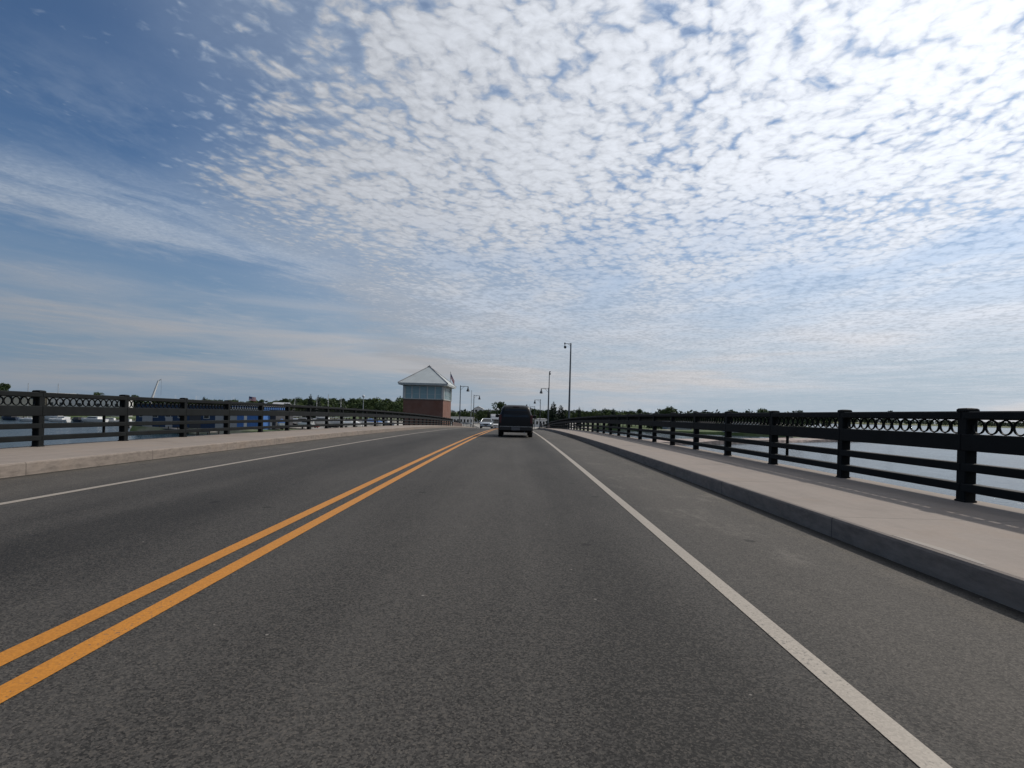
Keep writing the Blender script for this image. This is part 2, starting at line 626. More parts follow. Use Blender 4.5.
def m_siding(name, col, pitch=0.2, vert=False, rough=0.6):
    m = mat(name, col, rough, spec=0.3)
    g, b = nodes(m)
    p = g.n('ShaderNodeTexCoord').outputs['Object']
    x, y, z = g.sep(p)
    u = g.add(x, y) if vert else z
    fr = g.m('FRACT', g.div(u, pitch))
    line = g.ss(g.m('ABSOLUTE', g.sub(fr, 0.5)), 0.38, 0.49)
    n1 = g.noise(p, 0.6, 4, 0.6)
    v = g.mul(g.sub(1.0, g.mul(line, 0.22)), g.lin(n1, 0.25, 0.75, 0.85, 1.1))
    g.put(b.inputs['Base Color'], g.scale(g.mix(0.0, col, col), v))
    return m


M = dict(
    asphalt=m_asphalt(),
    yellow=m_paint('yellow_road_paint', (0.57, 0.225, 0.024), 0.95),
    white=m_paint('white_road_paint', (0.375, 0.325, 0.265), 0.9),
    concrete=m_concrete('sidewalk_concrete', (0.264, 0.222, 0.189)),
    kerbpatch=m_concrete('patch_concrete', (0.31, 0.275, 0.24), False),
    darkcon=m_concrete('bridge_concrete', (0.22, 0.20, 0.175), False),
    rail=noisy('black_railing_paint', (0.0062, 0.0082, 0.0090), 0.7, 0.35, 2.5, 0.0, 0.15, 0.05),
    railbrown=noisy('brown_steel', (0.085, 0.05, 0.038), 0.7, 0.4, 2.0),
    lamp=noisy('dark_lamp_paint', (0.035, 0.042, 0.050), 0.5, 0.25, 2.0),
    pole=noisy('grey_pole_paint', (0.10, 0.115, 0.13), 0.5, 0.2, 2.0),
    galv=noisy('pale_metal', (0.40, 0.41, 0.41), 0.5, 0.2, 3.0),
    water=m_water(),
    brick=m_brick(),
    roofmetal=m_siding('pale_metal_roof', (0.42, 0.455, 0.455), 0.45, True, 0.6),
    trim=noisy('white_trim', (0.55, 0.57, 0.55), 0.5, 0.1, 2.0),
    glassblue=mat('blue_tinted_glass', (0.20, 0.34, 0.38), 0.12, 0.0, 0.6),
    glassdark=mat('dark_glass', (0.006, 0.0065, 0.007), 0.06, 0.0, 0.5),
    carblack=noisy('black_car_paint', (0.0045, 0.0055, 0.0075), 0.35, 0.3, 1.5, 0.0, 0.3),
    blackplastic=mat('black_plastic', (0.013, 0.013, 0.014), 0.6),
    tyre=noisy('tyre_rubber', (0.014, 0.014, 0.014), 0.85, 0.3, 8.0),
    alloy=mat('wheel_alloy', (0.30, 0.30, 0.31), 0.35, 0.8),
    chrome=mat('bright_metal', (0.60, 0.60, 0.60), 0.18, 1.0),
    redlens=mat('red_lamp_lens', (0.055, 0.006, 0.008), 0.2),
    clearlens=mat('clear_lamp_lens', (0.62, 0.64, 0.66), 0.12),
    plate=noisy('number_plate', (0.10, 0.105, 0.115), 0.5, 0.15, 6.0),
    carsilver=mat('silver_car_paint', (0.36, 0.39, 0.42), 0.28, 0.35),
    carwhite=noisy('white_car_paint', (0.68, 0.67, 0.66), 0.35, 0.06, 1.0),
    carred=mat('red_car_paint', (0.17, 0.025, 0.025), 0.3),
    bark=noisy('bark', (0.07, 0.055, 0.04), 0.9, 0.35, 3.0),
    leaf=m_leaf('broad_leaves', (0.032, 0.054, 0.017), (0.100, 0.138, 0.040)),
    leaf2=m_leaf('dark_broad_leaves', (0.020, 0.040, 0.016), (0.065, 0.098, 0.032)),
    needle=m_leaf('conifer_needles', (0.008, 0.018, 0.011), (0.026, 0.042, 0.022)),
    farleaf=m_leaf('far_woodland_leaves', (0.020, 0.032, 0.018), (0.055, 0.075, 0.035)),
    land=m_land('bank_ground', (0.07, 0.10, 0.035), (0.30, 0.28, 0.24), (0.48, 0.62), 0.018),
    lot=m_land('pale_lot', (0.42, 0.40, 0.36), (0.33, 0.31, 0.28), (0.4, 0.6), 0.05),
    meadow=m_land('shore_grass', (0.10, 0.125, 0.04), (0.20, 0.18, 0.10), (0.45, 0.6), 0.03),
    rock=m_land('shore_rock', (0.42, 0.34, 0.30), (0.25, 0.21, 0.19), (0.4, 0.6), 0.4),
    dock=noisy('dock_wood', (0.30, 0.27, 0.23), 0.85, 0.3, 1.0),
    dockdark=noisy('dock_piling', (0.035, 0.03, 0.027), 0.9, 0.3, 1.0),
    navy=m_siding('navy_cladding', (0.018, 0.042, 0.095), 0.9, True),
    blue=m_siding('blue_cladding', (0.065, 0.17, 0.44), 0.9, True),
    beige=m_siding('beige_cladding', (0.52, 0.47, 0.38), 0.6, True),
    whitewall=m_siding('white_siding', (0.66, 0.65, 0.63), 0.25),
    greywall=m_siding('grey_siding', (0.34, 0.35, 0.36), 0.25),
    darkwall=m_siding('dark_wall', (0.05, 0.05, 0.055), 0.25),
    roofgrey=noisy('grey_roof', (0.20, 0.20, 0.21), 0.8, 0.2, 0.6),
    roofdark=noisy('dark_roof', (0.055, 0.052, 0.052), 0.8, 0.25, 0.6),
    roofpale=noisy('pale_roof', (0.50, 0.50, 0.50), 0.6, 0.15, 0.6),
    hull=noisy('white_boat_hull', (0.72, 0.72, 0.70), 0.3, 0.08, 1.0),
    hullblue=noisy('dark_boat_hull', (0.03, 0.045, 0.075), 0.35, 0.15, 1.0),
    tarp=noisy('blue_tarpaulin', (0.07, 0.17, 0.42), 0.6, 0.2, 1.2),
    globe=mat('white_globe', (0.72, 0.74, 0.76), 0.3),
    marker=mat('pale_marker', (0.42, 0.43, 0.41), 0.5),
    flagred=mat('flag_red', (0.42, 0.03, 0.04), 0.8),
    flagwhite=mat('flag_white', (0.66, 0.64, 0.64), 0.8),
    flagblue=mat('flag_blue', (0.03, 0.04, 0.13), 0.8),
)

# ------------------------------------------------------------------ the setting: bridge deck, water, banks
YS = [y for y in range(-60, 150, 2)] + [150 + 5 * k for k in range(0, 8)]
XR, XL = 3.27, -7.80            # kerb lines
RR, RL = 5.80, -10.27           # railing lines
KERB = 0.21


def sweep(name, section, m, ys=YS, closed=True, smooth=False):
    """carry a cross section along the road's long profile"""
    mb = MB()
    loops = [[(x, y, deck_z(y) + dz) for x, dz in section] for y in ys]
    mb.loft(loops, cap0=closed, cap1=closed, closed=closed)
    o = mb.build(name, m, smooth=smooth)
    return tag(o, kind='structure')


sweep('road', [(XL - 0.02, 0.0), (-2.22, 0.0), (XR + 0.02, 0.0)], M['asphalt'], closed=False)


def walk(x0, x1):
    s = 1 if x1 > x0 else -1
    sec = [(x0, -0.02), (x0, KERB - 0.03), (x0 + s * 0.008, KERB - 0.009), (x0 + s * 0.03, KERB), (x1, KERB), (x1, -0.5), (x0, -0.5)]
    return sec if s < 0 else sec[::-1]


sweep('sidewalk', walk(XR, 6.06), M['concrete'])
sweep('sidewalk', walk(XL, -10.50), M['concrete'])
sweep('bridge_deck', [(-10.3, -0.06), (5.86, -0.06), (5.86, -0.52), (5.0, -1.3), (-9.4, -1.3), (-10.3, -0.52)], M['darkcon'])


def stripe(name, x, w, m, y0=-60, y1=185):
    ys = [y for y in YS if y0 <= y <= y1]
    sweep(name, [(x - w / 2, 0.004), (x + w / 2, 0.004)], m, ys, closed=False)


stripe('centre_line', -2.085, 0.125, M['yellow'])
stripe('centre_line', -2.365, 0.125, M['yellow'])
stripe('edge_line', 1.463, 0.115, M['white'])
stripe('edge_line', -5.87, 0.115, M['white'])

# newer concrete let into the edge of the kerb, nearest the camera
mb = MB()
ys = [3.90, 4.0, 4.15, 4.3, 4.5, 4.7, 4.84]
ws = [0.035, 0.060, 0.075, 0.085, 0.08, 0.055, 0.02]
mb.loft([[(XR + 0.033, y, deck_z(y) + KERB - 0.03), (XR + 0.035 + w, y, deck_z(y) + KERB - 0.03), (XR + 0.035 + w, y, deck_z(y) + KERB + 0.001),
          (XR + 0.033, y, deck_z(y) + KERB + 0.002)] for y, w in zip(ys, ws)])
tag(mb.build('kerb_patch', M['kerbpatch']), kind='structure')

for y in (-30, 12, 52, 92, 107, 150):
    w = 1.6 if y not in (92, 107) else 4.0
    z0 = deck_z(y) - 1.2
    mb = MB().box((-2.2, y, (z0 - 9.5) / 2), (13.0, w, z0 + 9.5), bev=0.2)
    tag(mb.build('bridge_pier', M['darkcon']), kind='structure')

WZ = -8.0
me = bpy.data.meshes.new('water')
R0 = 16000
me.from_pydata([(-R0, -R0, WZ), (R0, -R0, WZ), (R0, R0, WZ), (-R0, R0, WZ)], [], [(0, 1, 2, 3)])
me.materials.append(M['water'])
tag(obj('water', me), kind='structure')


def bank(name, outline, top, m, inset=4.0, sub=1, rough=0.25):
    """a piece of land: sloping shore up from below the water, flat top with a little unevenness"""
    pts = [Vector((x, y, 0)) for x, y in outline]
    out = []
    n = len(pts)
    for i in range(n):
        a, b = pts[i], pts[(i + 1) % n]
        k = max(1, min(40, int((b - a).length / 12)))
        for j in range(k):
            q = a.lerp(b, j / k)
            if k > 2 and 0 < j:
                q = q + Vector((random.uniform(-1, 1), random.uniform(-1, 1), 0)) * min(2.5, (b - a).length * 0.02)
            out.append(q)
    cen = sum(out, Vector()) / len(out)
    r0 = [(p.x, p.y, WZ - 0.6) for p in out]
    r1 = []
    for p in out:
        d = (cen - p).normalized() * inset
        r1.append((p.x + d.x, p.y + d.y, top + random.uniform(-rough, rough)))
    mb = MB().loft([r0, r1], cap0=False, cap1=True)
    return tag(mb.build(name, m), kind='structure')


# bank ahead, where the bridge comes down; harbour side to the left; bay with a far shore to the right
bank('ground', [(15, 186), (30, 230), (48, 330), (90, 300), (140, 275), (200, 330), (300, 520), (520, 1100), (900, 2600),
                (-2600, 2600), (-1500, 620), (-560, 300), (-300, 262), (-150, 258), (-126, 215), (-121, 172), (-52, 162), (-40, 186)],
     -6.62, M['land'], 3.0)
bank('shore', [(700, 1500), (1300, 1900), (2600, 2200), (6000, 3000), (6000, 5200), (900, 5200), (600, 2400)], -5.5, M['meadow'], 10.0)
bank('distant_shore', [(-560, 300), (-1300, 560), (-3500, 1100), (-3500, 2200), (-1500, 1500), (-600, 700)], -6.0, M['meadow'], 10.0)
# rubble arm reaching out into the bay on the right
arm = [(38, 168), (58, 181), (84, 200), (112, 220), (140, 240), (166, 250), (171, 256), (160, 258), (132, 248), (104, 230), (76, 210), (50, 190), (30, 180)]
bank('breakwater', arm, -7.0, M['rock'], 1.6, rough=0.5)
mb = MB()
mb.raw([(-60, 187, -6.45), (16, 187, -6.45), (60, 480, -6.2), (-160, 300, -6.2), (-130, 200, -6.4)], [(0, 1, 2, 3, 4)])
tag(mb.build('pavement', M['lot']), kind='structure')
mb = MB()
mb.raw([(-7.8, 186.9, -6.57), (3.3, 186.9, -6.57), (3.3, 262, -6.16), (-7.8, 262, -6.16)], [(0, 1, 2, 3)])
tag(mb.build('road', M['asphalt']), kind='structure')


# ------------------------------------------------------------------ railings
def railing(name, label, X, y0, sp, n, side, splices=()):
    """side = -1: road lies towards -X"""
    root = thing(name, label, 'railing', (X, y0, deck_z(y0) + KERB), group='ornamental bridge railings')
    PW = 0.152
    L = sp - PW
    key = '%.2f' % sp
    if key not in railing.cache:
        d = {}
        d['post'] = MB().box((0, 0, 0.585), (PW, PW, 1.17), bev=0.012).mesh('post', M['rail'])
        d['cap'] = MB().loft([[(sx * q, sy * q, z) for sx, sy in ((-1, -1), (1, -1), (1, 1), (-1, 1))] for q, z in
                              ((0.073, 1.16), (0.083, 1.165), (0.083, 1.188), (0.070, 1.203), (0.03, 1.210))]).mesh('cap', M['rail'])
        d['base_plate'] = MB().box((0, 0, 0.012), (0.17, 0.17, 0.024), bev=0.006).mesh('base_plate', M['rail'])
        d['top_rail'] = MB().box((0, L / 2, 1.112), (0.164, sp - 0.004, 0.108), bev=0.016).mesh('top_rail', M['rail'])
        d['wide_rail'] = MB().box((0, L / 2, 0.765), (0.168, sp - 0.004, 0.215), bev=0.01).mesh('wide_rail', M['rail'])
        d['middle_rail'] = MB().box((0, L / 2, 0.445), (0.164, sp - 0.004, 0.108), bev=0.012).mesh('middle_rail', M['rail'])
        d['bottom_rail'] = MB().box((0, L / 2, 0.185), (0.164, sp - 0.004, 0.108), bev=0.012).mesh('bottom_rail', M['rail'])
        mb = MB()
        k = 13
        for i in range(k):
            mb.torus_x((0, (i + 0.5) * L / k, 0.9675), 0.0850, 0.0098, 22, 6)
        d['ring_panel'] = mb.mesh('ring_panel', M['rail'], smooth=True)
        d['splice_bar'] = MB().box((0, 0, 0.42), (0.05, 0.045, 0.50), bev=0.006).mesh('splice_bar', M['rail'])
        railing.cache[key] = d
    d = railing.cache[key]
    for i in range(n):
        y = y0 + i * sp
        z = deck_z(y) - deck_z(y0)
        p = obj('post', d['post'], root, (0, i * sp, z))
        obj('cap', d['cap'], p)
        obj('base_plate', d['base_plate'], p)
        if i < n - 1:
            sl = math.atan2(deck_z(y + sp) - deck_z(y), sp)
            for part in ('top_rail', 'ring_panel', 'wide_rail', 'middle_rail', 'bottom_rail'):
                o = obj(part, d[part], root, (0, i * sp + PW / 2, z + math.tan(sl) * PW / 2))
                o.rotation_euler = (sl, 0, 0)
    for y in splices:
        obj('splice_bar', d['splice_bar'], root, (0.03 * -side, y - y0, deck_z(y) - deck_z(y0)))
    return root


railing.cache = {}
ra = railing('bridge_railing', 'black ringed steel railing along the sidewalk on the van\'s side of the road', RR, 7.10 - 2 * 2.66, 2.66, 35, -1, (11.85, 34.5))
rb = railing('bridge_railing', 'black ringed steel railing leading to the brick control house', RL, 11.80 - 4 * 2.57, 2.57, 35, 1, (13.72, 40.9))
# pale marker stuck to the top rail nearest the camera
mk = MB().box((-0.076, 6.36 - (7.10 - 5.32), 1.115), (0.006, 0.06, 0.05)).build('marker', M['marker'], ra)
mk['label'] = 'pale marker stuck on the top rail'


def low_railing(label, X, y0, y1, brown):
    root = thing('span_railing', label, 'railing', (X, y0, deck_z(y0) + KERB), group='plain railings of the lifting span')
    n = int((y1 - y0) / 3)
    sp = (y1 - y0) / n
    for i in range(n + 1):
        y = y0 + i * sp
        MB().box((0, 0, 0.5), (0.08, 0.08, 1.0), bev=0.01).build('post', M['rail'], root, loc=(0, i * sp, deck_z(y) - deck_z(y0)))
    for nm, h, w in (('top_rail', 1.03, 0.12), ('middle_rail', 0.72, 0.06), ('middle_rail', 0.42, 0.06), ('bottom_rail', 0.14, 0.06)):
        MB().path([(0, y - y0, deck_z(y) - deck_z(y0) + h) for y in np.linspace(y0, y1, 18)], w / 2, 6).build(nm, M['rail'], root)
    mb = MB()
    ys = np.linspace(y0 + 0.1, y0 + brown, 8)
    mb.loft([[(-0.03, y - y0, deck_z(y) - deck_z(y0) + 0.1), (0.03, y - y0, deck_z(y) - deck_z(y0) + 0.1),
              (0.03, y - y0, deck_z(y) - deck_z(y0) + 0.72), (-0.03, y - y0, deck_z(y) - deck_z(y0) + 0.72)] for y in ys])
    mb.build('brown_panel', M['railbrown'], root)


yr = 7.10 - 2 * 2.66 + 34 * 2.66 + 0.4
yl = 11.80 - 4 * 2.57 + 34 * 2.57 + 0.4
low_railing('plain low railing running downhill past the van', RR, yr, 152, 8)
low_railing('plain low railing running downhill past the brick control house', RL, yl, 152, 16)


# ------------------------------------------------------------------ control house
def control_house():
    x0, x1, y0, y1 = -17.9, -11.6, 87.0, 97.5
    cx, cy = (x0 + x1) / 2, (y0 + y1) / 2
    zb, zw, ze, za = -9.0, 2.72, 5.10, 8.35
    root = thing('control_house', 'brick bridge control house with a band of windows and pale pyramid roof', 'building', (cx, cy, zb))
    def L(x, y, z): return (x - cx, y - cy, z - zb)
    w, d = x1 - x0, y1 - y0
    MB().box(L(cx, cy, (zb - 3.2) / 2), (w + 0.5, d + 0.5, -3.2 - zb), bev=0.05).build('pier', M['darkcon'], root)
    MB().box(L(cx, cy, (-3.2 + zw) / 2), (w, d, zw + 3.2)).build('wall', M['brick'], root)
    MB().box(L(cx, cy, zw + 0.07), (w + 0.16, d + 0.16, 0.14), bev=0.02).build('sill_course', M['darkcon'], root)
    fr = MB()
    z0, z1 = zw + 0.14, ze - 0.05
    wins = []
    def wall_side(ax, fixed, a0, a1, n):
        pw = (a1 - a0) / n
        for i in range(n + 1):
            a = a0 + i * pw
            ww = 0.42 if i in (0, n) else 0.16
            c = (a, fixed) if ax == 'x' else (fixed, a)
            fr.box(L(c[0], c[1], (z0 + z1) / 2), ((ww, 0.20) if ax == 'x' else (0.204, ww)) + (z1 - z0,))
        for h, t in ((z0 + 0.04, 0.08), (z1 - 0.09, 0.18)):
            c = ((a0 + a1) / 2, fixed) if ax == 'x' else (fixed, (a0 + a1) / 2)
            ln = a1 - a0 - 0.30
            fr.box(L(c[0], c[1], h), ((ln, 0.15) if ax == 'x' else (0.15, ln)) + (t,))
        for i in range(n):
            a = a0 + (i + 0.5) * pw
            c = (a, fixed) if ax == 'x' else (fixed, a)
            wn = MB().box(L(c[0], c[1], (z0 + z1) / 2), ((pw - 0.15, 0.05) if ax == 'x' else (0.05, pw - 0.15)) + (z1 - z0 - 0.1,)).build('window', M['glassblue'], root)
            wb = MB().box(L(c[0] , c[1], z0 + (z1 - z0) * 0.36), ((pw - 0.14, 0.07) if ax == 'x' else (0.07, pw - 0.14)) + (0.03,)).build('transom', M['trim'], wn)
    wall_side('x', y0 + 0.12, x0 + 0.1, x1 - 0.1, 5)
    wall_side('x', y1 - 0.12, x0 + 0.1, x1 - 0.1, 5)
    wall_side('y', x0 + 0.12, y0 + 0.1, y1 - 0.1, 6)
    wall_side('y', x1 - 0.12, y0 + 0.1, y1 - 0.1, 6)
    fr.build('window_frame', M['trim'], root)
    MB().box(L(cx, cy, (z0 + z1) / 2), (w - 1.2, d - 1.2, z1 - z0)).build('core', M['darkwall'], root)
    o = 0.76
    MB().box(L(cx, cy, ze + 0.02), (w + 2 * o - 0.1, d + 2 * o - 0.1, 0.16)).build('soffit', M['trim'], root)
    def rr(q, z): return [L(x0 - o + q * (w / 2 + o), y0 - o + q * (d / 2 + o), z), L(x1 + o - q * (w / 2 + o), y0 - o + q * (d / 2 + o), z),
                          L(x1 + o - q * (w / 2 + o), y1 + o - q * (d / 2 + o), z), L(x0 - o + q * (w / 2 + o), y1 + o - q * (d / 2 + o), z)]
    rf = MB().loft([rr(0, ze + 0.09), rr(0, ze + 0.26), rr(0.965, za)]).build('roof', M['roofmetal'], root)
    hp = MB()
    for a, b in zip(rr(0, ze + 0.27), rr(0.965, za + 0.01)):
        hp.tube(a, b, 0.085, 0.07, 6)
    hp.build('hip_cap', M['roofgrey'], rf)
    MB().lathe(L(cx, cy, za - 0.02), [(0.30, 0), (0.32, 0.12), (0.12, 0.20), (0.05, 0.34)], 10).build('finial', M['roofgrey'], rf)
    return root


control_house()


def flag(name, label, foot, h, size, droop, rz):
    root = thing(name, label, 'flag', foot, rz)
    MB().tube((0, 0, 0), (0, 0, h), 0.06, 0.035).build('pole', M['pole'], root)
    MB().lathe((0, 0, h), [(0.02, 0), (0.08, 0.06), (0.08, 0.12), (0.02, 0.18)], 8).build('finial', M['galv'], root)
    w, t = size
    nx, nz = 14, 13
    def P(u, v):
        return (0.05 + w * u * math.cos(droop), 0.10 * w * math.sin(u * 7.0 + v) * u, h - 0.15 - t * v - w * u * math.sin(droop))
    cloth = {'stripe_red': MB(), 'stripe_white': MB(), 'canton': MB()}
    for j in range(nz):
        for i in range(nx):
            q = [P(i / nx, j / nz), P((i + 1) / nx, j / nz), P((i + 1) / nx, (j + 1) / nz), P(i / nx, (j + 1) / nz)]
            k = 'canton' if (i / nx < 0.4 and j < 7) else ('stripe_red' if j % 2 == 0 else 'stripe_white')
            q2 = [(a, b + 0.012, c) for a, b, c in q]
            cloth[k].loft([q, q2])
    base = cloth['stripe_white'].build('cloth', M['flagwhite'], root)
    cloth['stripe_red'].build('red_stripes', M['flagred'], base)
    cloth['canton'].build('blue_canton', M['flagblue'], base)
    return root


p = at(449.4, 372.5, 100.5)
flag('flagpole', 'flag on a thin pole behind the pale roof of the control house', (p.x, p.y, -4.0), p.z + 4.0, (1.5, 0.9), 1.1, 0)


# ------------------------------------------------------------------ street lamps on the bridge
def street_lamp(label, X, Y, top, arm, dirx, foot=None):
    z0 = deck_z(Y) + KERB if foot is None else foot
    root = thing('street_lamp', label, 'street lamp', (X, Y, z0), group='bell street lamps along the bridge')
    H = top - z0
    MB().lathe((0, 0, 0), [(0.22, 0), (0.22, 0.5), (0.15, 0.62), (0.12, 1.0), (0.085, 1.1)], 10).build('base', M['lamp'], root)
    MB().lathe((0, 0, 0), [(0.095, 1.0), (0.075, H - 0.1), (0.085, H - 0.05), (0.05, H + 0.12)], 10).build('pole', M['lamp'], root)
    a = MB().path([(0, 0, H - 0.12), (dirx * arm * 0.5, 0, H - 0.06), (dirx * arm, 0, H - 0.10)], 0.045, 8)
    a.path([(dirx * 0.05, 0, H - 0.75), (dirx * arm * 0.25, 0, H - 0.45), (dirx * arm * 0.5, 0, H - 0.10)], 0.025, 6)
    a.build('arm', M['lamp'], root)
    hd = MB().lathe((dirx * arm, 0, H - 0.98), [(0.34, 0), (0.33, 0.06), (0.25, 0.22), (0.17, 0.42), (0.10, 0.60), (0.08, 0.92)], 14).build('lamp_shade', M['lamp'], root)
    MB().lathe((dirx * arm, 0, H - 1.06), [(0.12, 0), (0.24, 0.04), (0.28, 0.09)], 12).build('lens', M['globe'], hd)
    return root


street_lamp('tallest dark bell lamp standing left of the road beside the control house', -10.75, 105, 5.9, 1.45, 1)
street_lamp('smaller second bell lamp left of the road, nearer the silver car', -10.75, 139, 5.15, 1.40, 1)
street_lamp('nearest bell lamp on the van\'s side, close by the shorter tall pole', 6.15, 106.5, 5.95, 1.4, -1)
street_lamp('second bell lamp on the van\'s side, seen between van and nearer lamp', 6.1, 140, 4.5, 1.4, -1)
street_lamp('farthest small bell lamp on the van\'s side, next to the van\'s roof', 6.1, 181, 3.2, 1.35, -1)


def tall_pole(label, X, Y, top, arm, ang):
    z0 = deck_z(Y) - 0.3
    root = thing('camera_pole', label, 'pole', (X, Y, z0), ang, group='tall poles beside the bridge')
    H = top - z0
    MB().box((0, 0, 0.25), (0.42, 0.42, 0.5), bev=0.03).build('base', M['pole'], root)
    MB().lathe((0, 0, 0), [(0.125, 0.45), (0.075, H), (0.04, H + 0.06)], 12).build('pole', M['pole'], root)
    a = MB().tube((0, 0, H - 0.05), (-arm, 0, H - 0.05), 0.035)
    a.tube((0, 0, H - 0.35), (-arm * 0.45, 0, H - 0.05), 0.02).build('arm', M['pole'], root)
    hd = MB().box((-arm, 0, H - 0.02), (0.16, 0.16, 0.20), bev=0.03)
    hd.tube((-arm, 0, H - 0.1), (-arm, 0, H - 0.32), 0.035)
    hd.lathe((-arm + 0.04, 0, H - 0.62), [(0.04, 0), (0.13, 0.06), (0.16, 0.16), (0.14, 0.28), (0.05, 0.34)], 12)
    hd.build('camera', M['lamp'], root)
    return root


tall_pole('tall grey pole with a camera on a short arm, rising from the nearer railing', 6.14, 64, 9.35, 0.70, 0.0)
tall_pole('shorter looking tall pole right behind the nearest bell lamp, arm towards us', 6.10, 104.2, 9.0, 0.55, 1.75)

# ------------------------------------------------------------------ vehicles
def ring(y, w, z0, zs, zb, wt, zt):
    """one slice across a vehicle body: sill, flank, belt, roof edge"""
    h = [(w * 0.90, z0), (w * 0.985, z0 + 0.10), (w, zs), (w * 0.985, zb), (wt + 0.012, zt - 0.11), (wt - 0.03, zt - 0.055), (wt - 0.13, zt - 0.015), (wt * 0.5, zt)]
    return [(x, y, z) for x, z in h] + [(-x, y, z) for x, z in reversed(h)]


def wheels(root, w, ys, r, wd=0.22):
    for y in ys:
        for s in (-1, 1):
            x = s * (w - wd / 2 - 0.01)
            t = MB().disc_x((0, 0, 0), r, wd, 20).build('wheel', M['tyre'], root, loc=(x, y, r), smooth=True)
            MB().disc_x((s * wd * 0.36, 0, 0), r * 0.62, wd * 0.36, 16).build('rim', M['alloy'], t)


def quad_panel(pts, push):
    """a thin slab standing proud of a surface; pts run round the panel"""
    p = Vector(push)
    return MB().loft([[Vector(q) - p * 0.3 for q in pts], [Vector(q) + p for q in pts]])


def lerp(a, b, t): return a + (b - a) * t


def black_van(loc, rz):
    root = thing('van', 'black minivan driving away from us in the lane ahead', 'van', loc, rz)
    st = [(-2.40, 0.88, 0.36, 0.62, 1.00, 0.74, 1.14), (-2.375, 0.935, 0.31, 0.64, 1.03, 0.76, 1.42), (-2.28, 0.955, 0.29, 0.65, 1.04, 0.73, 1.66),
          (-2.10, 0.965, 0.28, 0.65, 1.04, 0.71, 1.76), (-1.6, 0.975, 0.26, 0.65, 1.05, 0.72, 1.80), (0.4, 0.975, 0.26, 0.65, 1.05, 0.72, 1.79), (0.75, 0.975, 0.26, 0.65, 1.06, 0.72, 1.77),
          (1.45, 0.97, 0.26, 0.64, 1.05, 0.78, 1.20), (2.1, 0.95, 0.28, 0.60, 0.92, 0.80, 1.02), (2.42, 0.86, 0.34, 0.55, 0.76, 0.72, 0.84)]
    MB().loft([ring(*s) for s in st]).build('body', M['carblack'], root, smooth=True)
    def rear(x, z):
        # the tailgate leans forward above the belt
        t = max(0.0, (z - 0.98) / (1.70 - 0.98))
        return (x, -2.405 + 0.12 * t * t, z)
    MB().loft([[rear(-0.70, 1.13), rear(0.70, 1.13), rear(0.56, 1.58), rear(-0.56, 1.58)],
               [(a, b - 0.012, c) for a, b, c in (rear(-0.70, 1.13), rear(0.70, 1.13), rear(0.56, 1.58), rear(-0.56, 1.58))]]).build('rear_window', M['glassdark'], root)
    for s in (-1, 1):
        MB().box((s * 0.855, -2.375, 1.02), (0.13, 0.07, 0.46), bev=0.015).build('tail_light', M['redlens'], root)
        y0 = -1.95
        for y1 in (-0.85, 0.25, 1.0):
            a = []
            for y, z in ((y0 + 0.05, 1.10), (y1 - 0.05, 1.10), (y1 - (0.32 if y1 == 1.0 else 0.05), 1.58), (y0 + 0.05, 1.58)):
                x = lerp(0.960, 0.722, (z - 1.05) / 0.64) + 0.010
                a.append((s * x, y, z))
            quad_panel(a, (s * 0.012, 0, 0.002)).build('side_window', M['glassdark'], root)
            y0 = y1
        arm = MB().box((s * 1.02, 0.98, 1.10), (0.10, 0.06, 0.05))
        arm.box((s * 1.13, 0.96, 1.15), (0.22, 0.12, 0.19), bev=0.03).build('side_mirror', M['carblack'], root)
        MB().box((s * 0.62, 2.40, 0.68), (0.34, 0.06, 0.15), bev=0.02).build('headlight', M['clearlens'], root)
    bp = MB().box((0, -2.46, 0.50), (1.80, 0.16, 0.22), bev=0.03)
    bp.build('bumper', M['blackplastic'], root)
    MB().box((0, -2.475, 0.617), (1.74, 0.12, 0.018)).build('bumper_step', M['galv'], root)
    MB().box((0, -2.546, 0.50), (0.46, 0.014, 0.17), bev=0.003).build('number_plate', M['plate'], root)
    MB().box((0, -2.235, 1.70), (0.36, 0.09, 0.03), bev=0.01).build('brake_light', M['redlens'], root)
    MB().path([(-0.25, -2.405, 1.17), (-0.05, -2.42, 1.22), (0.18, -2.405, 1.24)], 0.012, 5).build('wiper', M['blackplastic'], root)
    MB().tube((0.48, -2.50, 0.29), (0.48, -2.1, 0.31), 0.035).build('exhaust', M['galv'], root)
    for s in (-1, 1):
        r = MB().path([(s * 0.60, -1.8, 1.78), (s * 0.60, -1.7, 1.84), (s * 0.60, 0.2, 1.84), (s * 0.60, 0.3, 1.77)], 0.018, 6)
        r.build('roof_rail', M['blackplastic'], root)
    MB().tube((0.80, 1.2, 1.15), (0.82, 1.05, 1.9), 0.006, n=5).build('aerial', M['blackplastic'], root)
    wheels(root, 0.965, (-1.45, 1.40), 0.345, 0.235)
    return root


DZV = 29.9
black_van((-0.03, DZV + 2.45, deck_z(DZV + 2.45)), 0)
bpy.context.view_layer.update()


